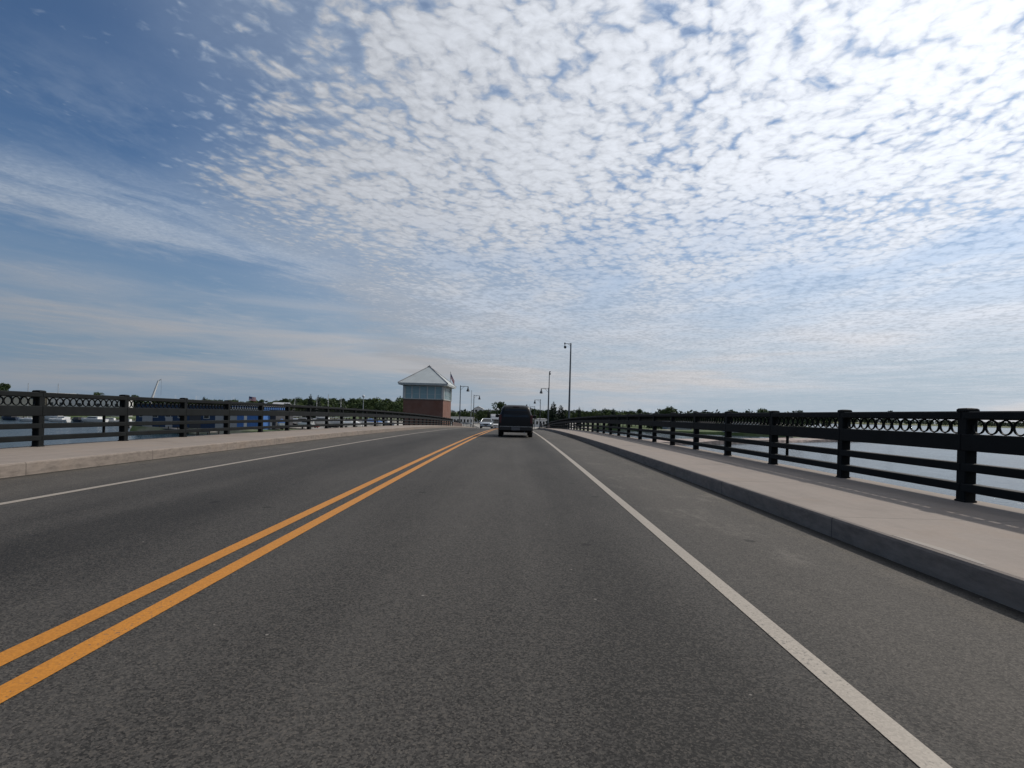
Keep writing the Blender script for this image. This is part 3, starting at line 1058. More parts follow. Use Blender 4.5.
def front_car(name, label, cat, loc, rz, paint, k):
    """cars seen from the front; k holds the sizes"""
    L, Wd, H, bonnet, belt = k['L'], k['W'] / 2, k['H'], k['bonnet'], k['belt']
    root = thing(name, label, cat, loc, rz)
    f, r = L / 2, -L / 2
    st = [(r, Wd * 0.86, 0.36, 0.55, belt - 0.14, Wd * 0.74, belt - 0.06), (r + 0.12, Wd * 0.95, 0.27, 0.58, belt - 0.08, Wd * 0.83, belt),
          (r + 0.7, Wd, 0.24, 0.6, belt - 0.06, Wd * 0.88, belt + 0.02), (0.2, Wd, 0.24, 0.6, belt - 0.08, Wd * 0.90, belt + 0.01),
          (k['cowl'], Wd, 0.24, 0.6, belt - 0.10, Wd * 0.90, belt - 0.01), (f - 0.55, Wd * 0.985, 0.25, 0.56, bonnet - 0.12, Wd * 0.86, bonnet),
          (f - 0.14, Wd * 0.93, 0.27, 0.50, bonnet - 0.17, Wd * 0.80, bonnet - 0.10), (f, Wd * 0.82, 0.33, 0.46, bonnet - 0.26, Wd * 0.70, bonnet - 0.22)]
    MB().loft([ring(*s) for s in st]).build('body', paint, root, smooth=True)
    yb, yr0, yr1, yf = k['cabin']
    wt = Wd * k['tuck']
    wb = Wd * 0.90
    lo, hi = belt - 0.02, H - 0.05
    gl = [[(-wb, yb, lo), (wb, yb, lo), (wb, yf, lo), (-wb, yf, lo)], [(-wt, yr0, hi), (wt, yr0, hi), (wt, yr1, hi), (-wt, yr1, hi)]]
    MB().loft(gl).build('windows', M['glassdark'], root)
    e = 0.05
    MB().loft([[(-wt - e * .4, yr0 - e, hi - 0.03), (wt + e * .4, yr0 - e, hi - 0.03), (wt + e * .4, yr1 + e, hi - 0.03), (-wt - e * .4, yr1 + e, hi - 0.03)],
               [(-wt, yr0, hi + 0.02), (wt, yr0, hi + 0.02), (wt, yr1, hi + 0.02), (-wt, yr1, hi + 0.02)],
               [(-wt * .8, yr0 + .25, H), (wt * .8, yr0 + .25, H), (wt * .8, yr1 - .25, H), (-wt * .8, yr1 - .25, H)]]).build('roof', paint, root, smooth=True)
    pl = MB()
    for a, b in zip(gl[0], gl[1]):
        pl.tube(a, b, 0.045, 0.035, 6)
    for s in (-1, 1):
        pl.tube((s * wb, lerp(yb, yf, .45), lo), (s * wt, lerp(yr0, yr1, .45), hi), 0.04, 0.04, 6)
    pl.build('pillars', paint, root)
    for s in (-1, 1):
        MB().box((s * Wd * 0.66, f - 0.10, bonnet - 0.26), (Wd * 0.38, 0.16, 0.15), bev=0.03).build('headlight', M['clearlens'], root)
        MB().box((s * Wd * 0.72, r + 0.06, belt - 0.22), (Wd * 0.36, 0.14, 0.15), bev=0.03).build('tail_light', M['redlens'], root)
        mm = MB().box((s * (Wd + 0.09), k['cowl'] - 0.25, belt + 0.10), (0.20, 0.10, 0.14), bev=0.03)
        mm.build('side_mirror', paint, root)
    MB().box((0, f - 0.015, bonnet - 0.30), (Wd * 0.8, 0.07, 0.16), bev=0.02).build('grille', M['blackplastic'], root)
    MB().box((0, f - 0.01, 0.40), (Wd * 1.62, 0.12, 0.16), bev=0.04).build('bumper', paint, root)
    MB().box((0, f + 0.055, 0.42), (0.34, 0.012, 0.15)).build('number_plate', M['plate'], root)
    if 'box' in k:
        z0, z1, y0, y1, w = k['box']
        MB().box((0, (y0 + y1) / 2, (z0 + z1) / 2), (w, y1 - y0, z1 - z0), bev=0.09).build('cargo_box', paint, root)
        MB().loft([[(s * w * 0.46, y, z) for s, y, z in ((-1, y1 - 0.1, H), (1, y1 - 0.1, H), (1, y1, z1 - 0.15), (-1, y1, z1 - 0.15))],
                   [(s * w * 0.42, y, z) for s, y, z in ((-1, y1 + 0.75, H + 0.03), (1, y1 + 0.75, H + 0.03), (1, y1 + 0.3, z1 - 0.25), (-1, y1 + 0.3, z1 - 0.25))]]).build('wind_deflector', paint, root)
    wheels(root, Wd * 0.985, (f - 0.85, r + 0.85), 0.32, 0.2)
    return root


SEDAN = dict(L=4.5, W=1.80, H=1.44, bonnet=0.92, belt=0.95, cowl=0.75, cabin=(-1.75, -1.05, 0.0, 0.85), tuck=0.66)
VAN2 = dict(L=5.6, W=2.0, H=1.95, bonnet=1.12, belt=1.18, cowl=1.55, cabin=(0.45, 0.5, 1.0, 1.75), tuck=0.80, box=(0.75, 2.95, -2.75, 0.4, 2.2))
yc = 80.0
cr_ = front_car('car', 'silver oncoming car just over the crest beside the van', 'car', (-4.25, yc, deck_z(yc)), math.pi, M['carsilver'], SEDAN)
yc = 107.0
front_car('box_truck', 'white oncoming box truck half hidden behind the black minivan', 'truck', (-3.85, yc, deck_z(yc)), math.pi, M['carwhite'], VAN2)
for px, Y, m, lab, cat in ((313, 196, 'carred', 'red car parked among the boats left of the bridge', 'car'),
                           (333, 200, 'carblack', 'dark car parked near the red one among the boats', 'car')):
    p = at(px, 420, Y)
    front_car('parked_car', lab, cat, (p.x, Y, -6.42), 1.4, M[m], SEDAN)


# ------------------------------------------------------------------ buildings on the banks
def building(name, label, px0, px1, Y, d, top, base=-6.7, roof='flat', wall='whitewall', roofm='roofgrey', win=(0, 0), doors=(), rot=0.0, cat='building', band=None):
    a, b = at(px0, 410, Y), at(px1, 410, Y)
    w = b.x - a.x
    root = thing(name, label, cat, ((a.x + b.x) / 2, Y + d / 2, base), rot)
    h = top - base
    eave = h if roof == 'flat' else h - min(w, d) * 0.28
    wl = MB().box((0, 0, eave / 2), (w, d, eave)).build('wall', M[wall], root)
    if roof == 'flat':
        MB().box((0, 0, h + 0.05), (w + 0.5, d + 0.5, 0.35), bev=0.05).build('roof', M[roofm], root)
    elif roof == 'gable_x':      # ridge along x
        o = 0.5
        rf = MB().loft([[(x, -d / 2 - o, eave - 0.1), (x, -d / 2 - o, eave + 0.1), (x, 0, h + 0.1), (x, d / 2 + o, eave + 0.1), (x, d / 2 + o, eave - 0.1), (x, 0, h - 0.15)] for x in (-w / 2 - o, w / 2 + o)])
        rf.build('roof', M[roofm], root)
        MB().loft([[(x, -d / 2, eave), (x, 0, h - 0.16), (x, d / 2, eave)] for x in (-w / 2, w / 2)]).build('gable', M[wall], root)
    else:                        # ridge along y, gable facing us
        o = 0.5
        rf = MB().loft([[(-w / 2 - o, y, eave - 0.1), (-w / 2 - o, y, eave + 0.1), (0, y, h + 0.1), (w / 2 + o, y, eave + 0.1), (w / 2 + o, y, eave - 0.1), (0, y, h - 0.15)] for y in (-d / 2 - o, d / 2 + o)])
        rf.build('roof', M[roofm], root)
        MB().loft([[(-w / 2, y, eave), (0, y, h - 0.16), (w / 2, y, eave)] for y in (-d / 2, d / 2)]).build('gable', M[wall], root)
    nc, nr = win
    for i in range(nc):
        for j in range(nr):
            x = -w / 2 + (i + 0.5) * w / nc
            z = eave * (j + 0.55) / nr
            ww, wh = min(1.6, w / nc * 0.5), min(1.6, eave / nr * 0.45)
            f = MB().box((x, -d / 2 - 0.03, z), (ww + 0.25, 0.10, wh + 0.25)).build('window', M['trim'], root)
            MB().box((x, -d / 2 - 0.07, z), (ww, 0.06, wh)).build('pane', M['glassdark'], f)
    for u, dw, dh, dm in doors:
        MB().box((-w / 2 + u * w, -d / 2 - 0.05, dh / 2), (dw, 0.14, dh), bev=0.02).build('door', M[dm], root)
    if band:
        MB().box((0, -d / 2 - 0.04, (band[0] + band[1]) / 2), (w, 0.10, band[1] - band[0])).build('upper_band', M[band[2]], root)
    return root


building('warehouse', 'long cream warehouse across the water, farthest left behind the railing rings', -60, 38, 282, 24, 4.6, wall='beige', roofm='roofpale', win=(9, 2), doors=((0.8, 4, 4, 'greywall'),))
building('warehouse', 'pale grey warehouse beside the cream one across the water', 47, 121, 286, 9, 3.6, wall='whitewall', roofm='roofgrey', win=(8, 1), doors=((0.2, 4, 4, 'darkwall'), (0.6, 4, 4, 'greywall')))
building('boat_shed', 'wide navy blue boat shed on the left bank', 136, 226, 176, 24, 0.55, wall='navy', roofm='roofdark', doors=((0.13, 3.2, 4.2, 'greywall'), (0.37, 2.2, 3.4, 'greywall'), (0.66, 3.5, 4.5, 'darkwall'), (0.93, 2.6, 6.0, 'greywall')), win=(7, 1))
building('boat_shed', 'bright blue boat shed with a pale upper band on the left bank', 229.5, 259, 174, 20, 0.75, wall='blue', roofm='roofpale', doors=((0.12, 2.6, 5.2, 'greywall'), (0.55, 0.9, 4.4, 'whitewall')), band=(5.6, 7.0, 'whitewall'))
building('workshop', 'low dark workshop between the bright blue shed and the moored boats', 262, 276, 182, 14, -0.6, wall='darkwall', roofm='roofdark', doors=((0.5, 2.2, 3.0, 'whitewall'),))
building('house', 'pale roofed house in front of the wooded hill on the left', 271, 286, 330, 9, 3.1, roof='gable_x', wall='whitewall', roofm='roofpale', win=(4, 2), cat='house')
building('house', 'white gabled house beyond the end of the bridge, left of the van', 474, 482.5, 352, 10, 4.2, roof='gable_y', wall='whitewall', roofm='roofpale', win=(2, 3), cat='house')
building('shop_building', 'long grey flat building beyond the end of the bridge behind the silver car', 482.5, 500, 335, 14, 1.9, wall='greywall', roofm='roofpale', win=(6, 2), doors=((0.5, 1.6, 2.4, 'darkwall'),))
building('shop_building', 'pale low building beyond the bridge between the two nearest left lamps', 450, 473, 305, 12, -2.6, wall='whitewall', roofm='roofpale', win=(7, 1), doors=((0.3, 1.4, 2.3, 'darkwall'),))
building('shop_building', 'pale low building at the foot of the bridge on the van\'s side', 529, 549, 290, 12, -2.2, wall='whitewall', roofm='roofpale', win=(6, 1), doors=((0.6, 1.4, 2.3, 'darkwall'),))
building('shore_building', 'long white building on the right shore seen under the wide rail', 730, 760, 290, 10, -1.2, wall='whitewall', roofm='roofgrey', win=(8, 1), doors=((0.7, 2.0, 2.6, 'darkwall'),))
building('shore_building', 'pale grey building among trees on the right shore', 668, 692, 322, 12, -2.0, wall='greywall', roofm='roofpale', win=(6, 1))
building('shore_building', 'small white cottage on the right shore between grey building and white building', 700, 716, 330, 9, -1.4, roof='gable_x', wall='whitewall', roofm='roofdark', win=(3, 1))


# ------------------------------------------------------------------ boats, docks, masts
def hull_mesh(L, B, D, name, m, root):
    loops = []
    for t in (0, 0.15, 0.4, 0.65, 0.85, 0.96, 1.0):
        y = -L / 2 + L * t
        w = B / 2 * (0.88 + 0.12 * min(1, t / 0.4)) if t < 0.5 else B / 2 * max(0.03, 1 - ((t - 0.5) / 0.5) ** 2.2)
        sh = D * (1.0 + 0.28 * max(0, t - 0.3))
        k = D * 0.02 + D * 0.55 * max(0, (t - 0.7) / 0.3) ** 2
        loops.append([(0, y, k), (w * 0.72, y, k + (sh - k) * 0.25), (w * 0.95, y, k + (sh - k) * 0.7), (w, y, sh), (w * 0.8, y, sh - 0.05 * D),
                      (-w * 0.8, y, sh - 0.05 * D), (-w, y, sh), (-w * 0.95, y, k + (sh - k) * 0.7), (-w * 0.72, y, k + (sh - k) * 0.25)])
    return MB().loft(loops).build(name, m, root, smooth=True)


def motor_boat(label, loc, rz, L=8.0, B=2.8, hull='hull', cabin='hull', cover=None, stand=False, group=None):
    root = thing('motor_boat', label, 'boat', loc, rz, group)
    D = 1.35 * L / 8
    up = 0.9 if stand else -0.35
    h = hull_mesh(L, B, D, 'hull', M[hull], root)
    h.location.z = up
    z = up + D
    if cover:
        loops = []
        for t, q, zz in ((0.02, 0.85, 0.15), (0.2, 0.92, 0.75), (0.5, 0.9, 1.25), (0.75, 0.6, 0.8), (0.95, 0.1, 0.30)):
            w = B / 2 * q
            y = -L / 2 + L * t
            loops.append([(w + .05, y, z - 0.1), (w * 0.8, y, z + zz * 0.6), (0, y, z + zz), (-w * 0.8, y, z + zz * 0.6), (-w - .05, y, z - 0.1)])
        MB().loft(loops).build('cover', M[cover], root, smooth=True)
    else:
        cb = [[(s * B * q, y, zz) for s, y in ((-0.5, -L * 0.25), (0.5, -L * 0.25), (0.5, yf), (-0.5, yf))] for q, yf, zz in ((0.8, L * 0.24, z), (0.72, L * 0.14, z + 0.95), (0.70, L * 0.10, z + 1.02))]
        MB().loft(cb).build('cabin', M[cabin], root)
        for s in (-1, 1):
            MB().loft([[(s * B * 0.395, -L * 0.2, z + 0.4), (s * B * 0.395, L * 0.17, z + 0.4), (s * B * 0.375, L * 0.13, z + 0.8), (s * B * 0.375, -L * 0.2, z + 0.8)],
                       [(s * B * 0.405, -L * 0.2, z + 0.4), (s * B * 0.405, L * 0.17, z + 0.4), (s * B * 0.385, L * 0.13, z + 0.8), (s * B * 0.385, -L * 0.2, z + 0.8)]]).build('cabin_window', M['glassdark'], root)
        rl = MB()
        for s in (-1, 1):
            rl.path([(s * B * 0.42, L * 0.1, z + 0.55), (s * B * 0.30, L * 0.34, z + 0.7), (0, L * 0.47, z + 0.8)], 0.02, 5)
        rl.build('bow_rail', M['chrome'], root)
        MB().tube((0, -L * 0.1, z + 1.0), (0, -L * 0.1, z + 2.2), 0.03, n=6).build('aerial', M['galv'], root)
    if stand:
        for y in (-L * 0.3, L * 0.2):
            st = MB().box((0, y, 0.47), (0.5, 0.4, 0.94))
            for s in (-1, 1):
                st.tube((s * B * 0.5, y, 0), (s * B * 0.36, y, up + D * 0.5), 0.05, n=6)
            st.build('stand', M['dockdark'], root)
    return root


def sail_boat(label, loc, rz, mast, L=9.0, stand=False, lean=0.0, boom=True):
    root = thing('sailing_boat', label, 'sailing boat', loc, rz, 'sailing boats with bare masts')
    D = 1.3
    up = 1.2 if stand else -0.3
    h = hull_mesh(L, 2.7, D, 'hull', M['hull'], root)
    h.location.z = up
    z = up + D
    MB().loft([[(-0.75 * q, -2.0, zz), (0.75 * q, -2.0, zz), (0.6 * q, 1.6, zz), (-0.6 * q, 1.6, zz)] for q, zz in ((1, z - 0.05), (0.85, z + 0.45))]).build('cabin', M['hull'], root)
    tx = lean * (mast - z)
    MB().tube((0, 0.6, z), (tx, 0.6, mast), 0.11, 0.08).build('mast', M['galv'], root)
    if boom:
        MB().tube((0, 0.5, z + 1.1), (0, -3.4, z + 1.25), 0.12, n=8).build('boom', M['galv'], root)
    sp = MB()
    for q in (0.45, 0.72):
        zz = lerp(z, mast, q)
        sp.tube((tx * q - 0.85, 0.6, zz), (tx * q + 0.85, 0.6, zz), 0.04, n=6)
    sp.build('spreader', M['galv'], root)
    wi = MB()
    for a in ((0, L * 0.47, z + 0.2), (0, -L * 0.49, z), (1.2, 0.3, z), (-1.2, 0.3, z)):
        wi.tube(a, (tx, 0.6, mast - 0.1), 0.012, n=4)
    wi.build('rigging', M['galv'], root)
    if stand:
        st = MB()
        for y in (-2, 1.6):
            for s in (-1, 1):
                st.tube((s * 1.5, y, 0), (s * 0.9, y, up + 0.5), 0.06, n=6)
        st.box((0, 0, 0.62), (0.3, 3.0, 1.24))
        st.build('stand', M['dockdark'], root)
    return root


mo = 'white boats moored on the left'
for px, Y, rz, L, kw, lab in (
        (54, 243, 1.57, 12.0, {}, 'long low white motor boat moored across the water, first right of the nearest left post'),
        (78, 236, 1.2, 7.5, dict(hull='hullblue', cabin='darkwall'), 'dark hulled motor boat moored between white boats across the water'),
        (94, 234, 1.57, 10.5, {}, 'biggest white motor boat moored across the water in front of the pale grey warehouse'),
        (110, 238, 1.9, 7.5, {}, 'white motor boat moored just right of the biggest one'),
        (128, 240, 1.5, 5.5, {}, 'small white motor boat at the end of the mooring row, near the navy shed'),
        (10, 236, 1.4, 9.0, dict(hull='hullblue', cabin='darkwall'), 'dark motor boat moored at the far left edge of the water')):
    p = at(px, 420, Y)
    motor_boat(lab, (p.x, Y, WZ), rz, L=L, B=L * 0.33, **kw)
# boats laid up on the bank
for px, Y, rz, L, kw, lab in (
        (282, 176, 0.5, 8.0, dict(cover='tarp'), 'white boat under a blue tarpaulin on the left bank'),
        (303, 204, 1.57, 8.5, {}, 'white motor boat ashore, first right of the blue tarpaulin'),
        (306, 183, 1.3, 6.0, {}, 'smaller white motor boat ashore nearer than its neighbours'),
        (322, 206, 1.57, 10.0, {}, 'long white motor boat ashore behind the red parked car'),
        (340, 203, 1.4, 8.0, {}, 'white motor boat ashore left of the white globe lamp'),
        (351, 196, 1.9, 7.0, dict(cover='hull'), 'boat wrapped in white ashore beside the globe lamp'),
        (371, 210, 1.57, 9.0, dict(cover='tarp'), 'boat under a blue cover between globe lamp and control house'),
        (384, 214, 1.4, 8.0, dict(hull='hullblue'), 'dark hulled boat with white cabin ashore near the control house')):
    p = at(px, 420, Y)
    motor_boat(lab, (p.x, Y, -6.45), rz, L=L, B=L * 0.33, stand=True, **kw)

for px, Y, top, rz, stand, lean, lab in (
        (29, 226, 383, 1.5, False, 0.0, 'sailing boat with a thin bare mast left of the nearest left post'),
        (59, 230, 383.5, 1.5, False, 0.0, 'sailing boat with a thin bare mast right of the nearest left post'),
        (294, 214, 398.5, 1.4, True, 0.20, 'sailing boat ashore with a leaning mast before the wooded hill'),
        (318, 216, 397, 1.5, True, 0.0, 'sailing boat ashore below the two dark spruce trees'),
        (329.5, 212, 394.5, 1.57, True, 0.0, 'sailing boat ashore with the most visible pale upright mast'),
        (342, 220, 396.5, 1.3, True, 0.0, 'sailing boat ashore just left of the white globe lamp')):
    p = at(px, top, Y)
    base = -6.45 if stand else WZ
    sail_boat(lab, (p.x, Y, base), rz, p.z - base, stand=stand, lean=lean)


def pier(name, label, pts, z, w, group=None):
    p0 = Vector((*pts[0], 0))
    root = thing(name, label, 'dock', (p0.x, p0.y, WZ), group=group)
    for i in range(len(pts) - 1):
        a, b = Vector((*pts[i], 0)) - p0, Vector((*pts[i + 1], 0)) - p0
        d = (b - a)
        ang = math.atan2(d.y, d.x)
        c = (a + b) / 2
        MB().box((c.x, c.y, z - WZ), (d.length, w, 0.3), rz=ang, bev=0.04).build('deck', M['dock'], root)
        n = max(2, int(d.length / 6))
        nrm = Vector((-d.y, d.x, 0)).normalized() * w * 0.5
        for k in range(n + 1):
            for s in (-1, 1):
                q = a.lerp(b, k / n) + nrm * s
                MB().tube((q.x, q.y, -1.5), (q.x, q.y, z - WZ + 0.7), 0.16, n=8).build('piling', M['dockdark'], root)
    return root


pier('dock', 'wooden dock on dark pilings in front of the navy shed', ((-146, 205), (-118, 180), (-86, 157)), -6.9, 2.6)
pier('dock', 'floating dock along the row of moored boats across the water', ((-228, 249), (-168, 250)), -7.3, 2.2)

# white crane behind the navy shed
p0, p1 = at(151.5, 397.5, 225), at(157.6, 380.5, 225)
rt = thing('boom_crane', 'white slanted crane boom rising behind the navy shed', 'crane', (p0.x - 1.2, 225, -6.6))
q = Vector((p0.x - 1.2, 225, -6.6))
MB().box((0, 0, 0.8), (3.0, 5.0, 1.0), bev=0.1).build('carrier', M['dockdark'], rt)
cb = MB().box((0, 0, 2.2), (2.2, 2.6, 1.8), bev=0.15).build('cab', M['whitewall'], rt)
MB().box((0, -1.32, 2.5), (1.6, 0.05, 0.9)).build('window', M['glassdark'], cb)
MB().tube(Vector((-1.5, 0.4, 2.0)), p1 - q, 0.62, 0.30, 4).build('boom', M['hull'], rt)
MB().tube(p1 - q + Vector((0, 0, -0.1)), p1 - q + Vector((1.3, 0, 0.6)), 0.18, 0.12, 6).build('jib', M['hull'], rt)
MB().tube(p1 - q + Vector((1.2, 0, 0.5)), p1 - q + Vector((1.2, 0, -6)), 0.03, n=5).build('cable', M['dockdark'], rt)

p = at(248.6, 396.0, 196)
flag('flagpole', 'flag flying straight out above the bright blue shed', (p.x, 196, -6.5), p.z + 6.5, (2.4, 1.4), 0.12, 0)
# globe lamp by the laid-up boats
p = at(363, 396, 172)
rt = thing('globe_lamp', 'single white globe lamp on a pale pole among the boats', 'lamp', (p.x, 172, -6.5))
MB().lathe((0, 0, 0), [(0.2, 0), (0.2, 0.4), (0.14, 0.5), (0.11, p.z + 6.1)], 10).build('pole', M['galv'], rt)
MB().lathe((0, 0, p.z + 6.0), [(0.18, 0), (0.36, 0.15), (0.44, 0.42), (0.36, 0.72), (0.1, 0.86)], 14).build('globe', M['globe'], rt, smooth=True)
p = at(471, 391, 190)
rt = thing('mast_pole', 'thin grey pole standing between the two nearest left lamps', 'pole', (p.x, 190, -6.45))
MB().lathe((0, 0, 0), [(0.16, 0), (0.11, 1.0), (0.07, p.z + 6.45)], 8).build('pole', M['galv'], rt)
MB().lathe((0, 0, p.z + 6.40), [(0.05, 0), (0.14, 0.08), (0.12, 0.2), (0.03, 0.28)], 8).build('finial', M['galv'], rt)
p = at(497.5, 409, 250)
rt = thing('globe_lamp', 'small white globe lamp beyond the bridge just left of the van', 'lamp', (p.x, 250, -6.2))
MB().lathe((0, 0, 0), [(0.15, 0), (0.10, 0.5), (0.09, p.z + 5.9)], 8).build('pole', M['lamp'], rt)
MB().lathe((0, 0, p.z + 5.8), [(0.15, 0), (0.35, 0.18), (0.40, 0.45), (0.3, 0.7), (0.1, 0.8)], 12).build('globe', M['globe'], rt, smooth=True)


# ------------------------------------------------------------------ trees
def leaf_mass(mb_v, mb_f, centers, sizes, rnd):
    n = len(centers)
    a = rnd.normal(size=(n, 3)); a /= np.linalg.norm(a, axis=1)[:, None]
    b = rnd.normal(size=(n, 3)); b -= (b * a).sum(1)[:, None] * a; b /= np.linalg.norm(b, axis=1)[:, None]
    s = sizes[:, None]
    q = np.stack([centers - a * s * 1.2, centers - b * s * 0.7, centers + a * s * 1.2 + np.cross(a, b) * s * 0.25, centers + b * s * 0.7], 1).reshape(-1, 3)
    o = len(mb_v)
    mb_v += [tuple(p) for p in q]
    mb_f += [(o + 4 * i, o + 4 * i + 1, o + 4 * i + 2, o + 4 * i + 3) for i in range(n)]


def broad_crown(seed, H, R, n, size, spread=1.0):
    r = np.random.default_rng(seed)
    V, F = [], []
    lobes = []
    for i in range(13):
        t = r.uniform(0.32, 0.90)
        prof = math.sin(math.pi * min(1, (t - 0.16) / 0.86)) ** 0.75
        ang = i * 2.4 + r.uniform(-.5, .5)
        rad = R * prof * r.uniform(0.25, 0.78) * spread
        lobes.append((rad * math.cos(ang), rad * math.sin(ang), H * t, R * r.uniform(0.30, 0.50)))
    lobes.append((0, 0, H * 0.86, R * 0.36))
    for x, y, z, q in lobes:
        k = n // len(lobes)
        d = r.normal(size=(k, 3)); d /= np.linalg.norm(d, axis=1)[:, None]
        rr = q * r.uniform(0.35, 1.0, size=k) ** 0.45 * r.uniform(0.8, 1.15, size=k)
        c = d * rr[:, None] * np.array([1, 1, 0.85]) + np.array([x, y, z])
        leaf_mass(V, F, c, size * r.uniform(0.6, 1.4, size=k), r)
    mb = MB(); mb.v, mb.f = V, F
    return mb


def conifer_crown(seed, H, R, n, size):
    r = np.random.default_rng(seed)
    V, F = [], []
    t = 1 - np.sqrt(r.uniform(0, 1, size=n))
    z = H * (0.08 + 0.92 * t)
    tier = 0.78 + 0.22 * np.cos(t * 2 * math.pi * 9)
    ang = r.uniform(0, 2 * math.pi, size=n)
    lob = 1 + 0.16 * np.sin(ang * 3 + t * 6) + 0.1 * np.sin(ang * 5 + seed)
    rad = R * (1 - t) ** 0.72 * tier * lob * r.uniform(0.25, 1.05, size=n) ** 0.5 + 0.08
    c = np.stack([rad * np.cos(ang), rad * np.sin(ang), z - rad * 0.18], 1)
    leaf_mass(V, F, c, size * (1.1 - 0.6 * t) * r.uniform(0.6, 1.4, size=n), r)
    mb = MB(); mb.v, mb.f = V, F
    return mb


def trunk(H, r, seed, conifer=False):
    rd = random.Random(seed)
    mb = MB()
    mb.path([(0, 0, -0.5), (0.05 * rd.uniform(-1, 1), 0, H * 0.3), (0.15 * rd.uniform(-1, 1), 0.1, H * 0.6), (0, 0, H * (0.97 if conifer else 0.8))],
            [r * 1.2, r, r * 0.6, r * 0.12], 7)
    if not conifer:
        for i in range(7):
            a = i * 2.4
            z = H * (0.25 + 0.06 * i)
            q = H * 0.22
            mb.path([(0, 0, z), (q * 0.5 * math.cos(a), q * 0.5 * math.sin(a), z + q * 0.45), (q * math.cos(a), q * math.sin(a), z + q * 1.0)], [r * 0.5, r * 0.3, r * 0.1], 5)
    return mb


PROTO = {}


def proto(kind):
    if kind not in PROTO:
        H, R, n, size, leaf, con = {
            'round': (12, 4.6, 2600, 0.30, 'leaf', False), 'wide': (11, 5.4, 2600, 0.32, 'leaf', False), 'tallleaf': (14, 4.0, 2600, 0.30, 'leaf2', False),
            'dark': (12, 4.4, 2600, 0.30, 'leaf2', False), 'spruce': (12, 3.9, 4200, 0.30, 'needle', True), 'slim': (12, 2.0, 2400, 0.24, 'needle', True)}[kind]
        sd = sum(map(ord, kind))
        cr0 = (conifer_crown(sd, H, R, n, size) if con else broad_crown(sd, H, R, n, size)).mesh('crown', M[leaf])
        tr0 = trunk(H, 0.24 if not con else 0.17, sd, con).mesh('trunk', M['bark'])
        PROTO[kind] = (H, cr0, tr0)
    return PROTO[kind]


def tree(kind, px, top, Y, label, group=None, base=-6.6, wide=1.0):
    H, crown, tr0 = proto(kind)
    p = at(px, top, Y)
    s = max(0.25, (p.z - base) / H)
    nm = {'spruce': 'spruce_tree', 'slim': 'cypress_tree'}.get(kind, 'leafy_tree')
    root = thing(nm, label, 'tree', (p.x, Y, base), random.uniform(0, 6.28), group)
    root.scale = (s * wide, s * wide, s)
    obj('trunk', tr0, root)
    obj('crown', crown, root)
    return root


# trees one can pick out against the sky
tree('spruce', 553.2, 401.0, 215, 'taller pointed dark spruce right of the shorter tall pole', wide=1.0)
tree('spruce', 560.8, 404.5, 218, 'shorter dark spruce between the taller spruce and the tall grey pole', wide=1.15)
tree('slim', 579.2, 405.5, 300, 'narrow dark cypress poking above the right trees beside the tall grey pole')
tree('spruce', 613.3, 408.0, 330, 'dark spruce rising above the middle of the right hand railing trees')
tree('round', 594, 408.3, 345, 'light green rounded tree left of the lone dark spruce on the right')
tree('wide', 668, 407.6, 340, 'broad bushy tree showing above the right railing past the spruce', wide=1.15)
tree('dark', 731, 409.8, 420, 'small dark treetop just showing above the right railing')
tree('wide', 764, 409.3, 640, 'wide low distant treetop above the right railing near the third post', wide=1.5)
tree('dark', 799, 410.4, 470, 'treetop just above the right railing left of the second nearest post')
tree('dark', 890.5, 410.6, 1830, 'distant treetop between the two nearest right posts', base=-5.5, wide=0.7)
tree('spruce', 310.2, 393.6, 300, 'left of the two tall dark spruces before the left hill', wide=0.8)
tree('spruce', 318.0, 394.6, 302, 'right of the two tall dark spruces before the left hill', wide=0.8)
tree('spruce', 203.8, 396.2, 420, 'small dark spruce showing above the navy shed')
tree('dark', 97.5, 392.3, 470, 'dark treetop above the left railing between the first two posts')
tree('dark', 134.5, 395.0, 450, 'dark treetop above the left railing just left of the crane')
tree('round', 76, 393.2, 480, 'low treetop above the left railing over the biggest boat')
tree('tallleaf', 4.5, 382.6, 330, 'tall dark tree at the far left edge above the railing', wide=0.8)
tree('dark', 499.5, 402.0, 262, 'dark round tree rising just left of the black minivan', wide=0.95)
tree('slim', 488.5, 408.0, 290, 'slim dark evergreen in front of the grey building beyond the bridge')
tree('tallleaf', 533, 408.0, 270, 'dark tree just right of the black minivan', wide=0.8)

# the rest of the tree lines
def fill(pxs, kinds, tops, Ys, label, group, base=-6.6, wide=(0.85, 1.25)):
    for px in pxs:
        tree(random.choice(kinds), px + random.uniform(-1.5, 1.5), random.uniform(*tops), random.uniform(*Ys), label, group, base, random.uniform(*wide))


fill(np.arange(286, 408, 3.0), ('round', 'dark', 'wide', 'tallleaf'), (397.8, 402.5), (345, 400), 'leafy green tree in the wood on the hill at left', 'trees on the hill at left')
fill(np.arange(288, 406, 6.0), ('dark', 'wide', 'round'), (402, 406), (305, 340), 'leafy green tree at the foot of the wooded hill at left', 'trees at the foot of the hill')
fill(np.arange(142, 286, 5.5), ('dark', 'round', 'wide'), (399.5, 402.5), (380, 470), 'dark leafy tree in the low line above the blue sheds', 'trees behind the blue sheds')
fill(np.arange(452, 500, 4.2), ('dark', 'round', 'wide'), (410.5, 413.0), (310, 330), 'small leafy tree in the town beyond the bridge, left of the van', 'town trees left of the van')
fill(np.arange(536, 552, 3.6), ('round', 'wide', 'dark'), (408.8, 411.5), (300, 330), 'leafy tree beyond the bridge between van and spruces', 'trees right of the van')
fill(np.arange(565, 645, 3.6), ('round', 'wide', 'round', 'dark'), (409.0, 411.8), (350, 410), 'green leafy tree in the row behind the receding right railing', 'trees behind the receding right railing')
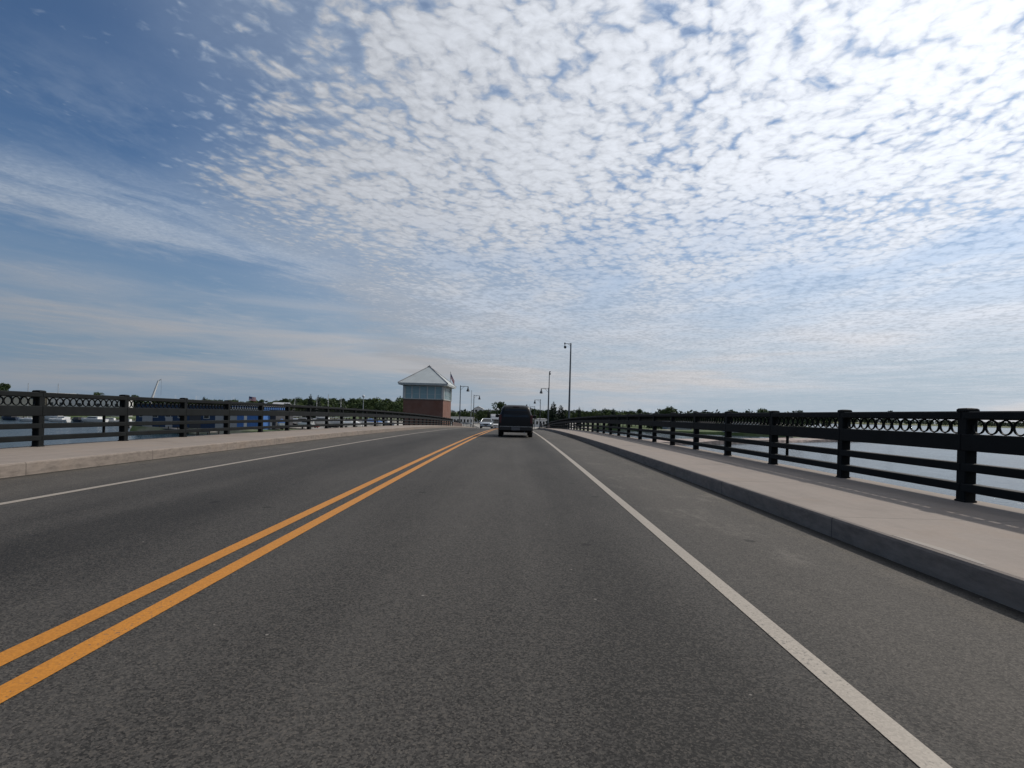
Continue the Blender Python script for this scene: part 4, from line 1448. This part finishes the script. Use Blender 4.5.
fill(np.arange(640, 740, 7.0), ('round', 'wide', 'dark'), (412.0, 416), (345, 420), 'leafy tree on the right shore behind the pale buildings', 'trees on the right shore')
fill(np.arange(648, 668, 5.0), ('wide', 'dark'), (421.5, 424), (300, 310), 'low bushy tree at the water\'s edge on the right shore', 'bushes at the right shore')
fill(np.arange(762, 830, 8.0), ('wide', 'dark', 'round'), (414.5, 418), (480, 620), 'distant leafy tree on the point across the bay', 'trees on the point across the bay')


def woodland(name, label, line, depth, h, n, base, leaf):
    r = np.random.default_rng(len(name) + n)
    V, F = [], []
    P = [Vector((x, y, 0)) for x, y in line]
    seg = [(P[i + 1] - P[i]).length for i in range(len(P) - 1)]
    tot = sum(seg)
    for _ in range(n):
        d = r.uniform(0, tot)
        i = 0
        while d > seg[i] and i < len(seg) - 1:
            d -= seg[i]; i += 1
        a, b = P[i], P[i + 1]
        c = a.lerp(b, d / seg[i])
        nn = Vector((-(b - a).y, (b - a).x, 0)).normalized()
        c = c + nn * depth * r.uniform(0, 1)
        H = h * r.uniform(0.6, 1.15)
        R = H * r.uniform(0.26, 0.42)
        k = 46
        dd = r.normal(size=(k, 3)); dd /= np.linalg.norm(dd, axis=1)[:, None]
        cc = dd * r.uniform(0.6, 1.0, size=k)[:, None] * np.array([R, R, H * 0.46]) + np.array([c.x, c.y, base + H * 0.52])
        leaf_mass(V, F, cc, R * 0.26 * r.uniform(0.6, 1.4, size=k), r)
    mb = MB(); mb.v, mb.f = V, F
    return tag(mb.build(name, M[leaf]), label, 'woodland', kind='stuff')


woodland('woodland', 'far dark woodland along the other side of the bay', [(705, 1515), (1000, 1715), (1310, 1920), (1900, 2060), (2600, 2220), (5000, 2800)], 300, 21, 1700, -5.5, 'farleaf')
woodland('woodland', 'wooded low shore behind the right trees', [(210, 420), (310, 560), (420, 840), (520, 1090)], 120, 14, 380, -6.5, 'farleaf')
woodland('woodland', 'far woodland behind the warehouses across the water', [(-2600, 900), (-1300, 640), (-700, 470), (-330, 440), (-180, 470), (0, 620), (120, 700)], 150, 10, 1100, -6.3, 'farleaf')
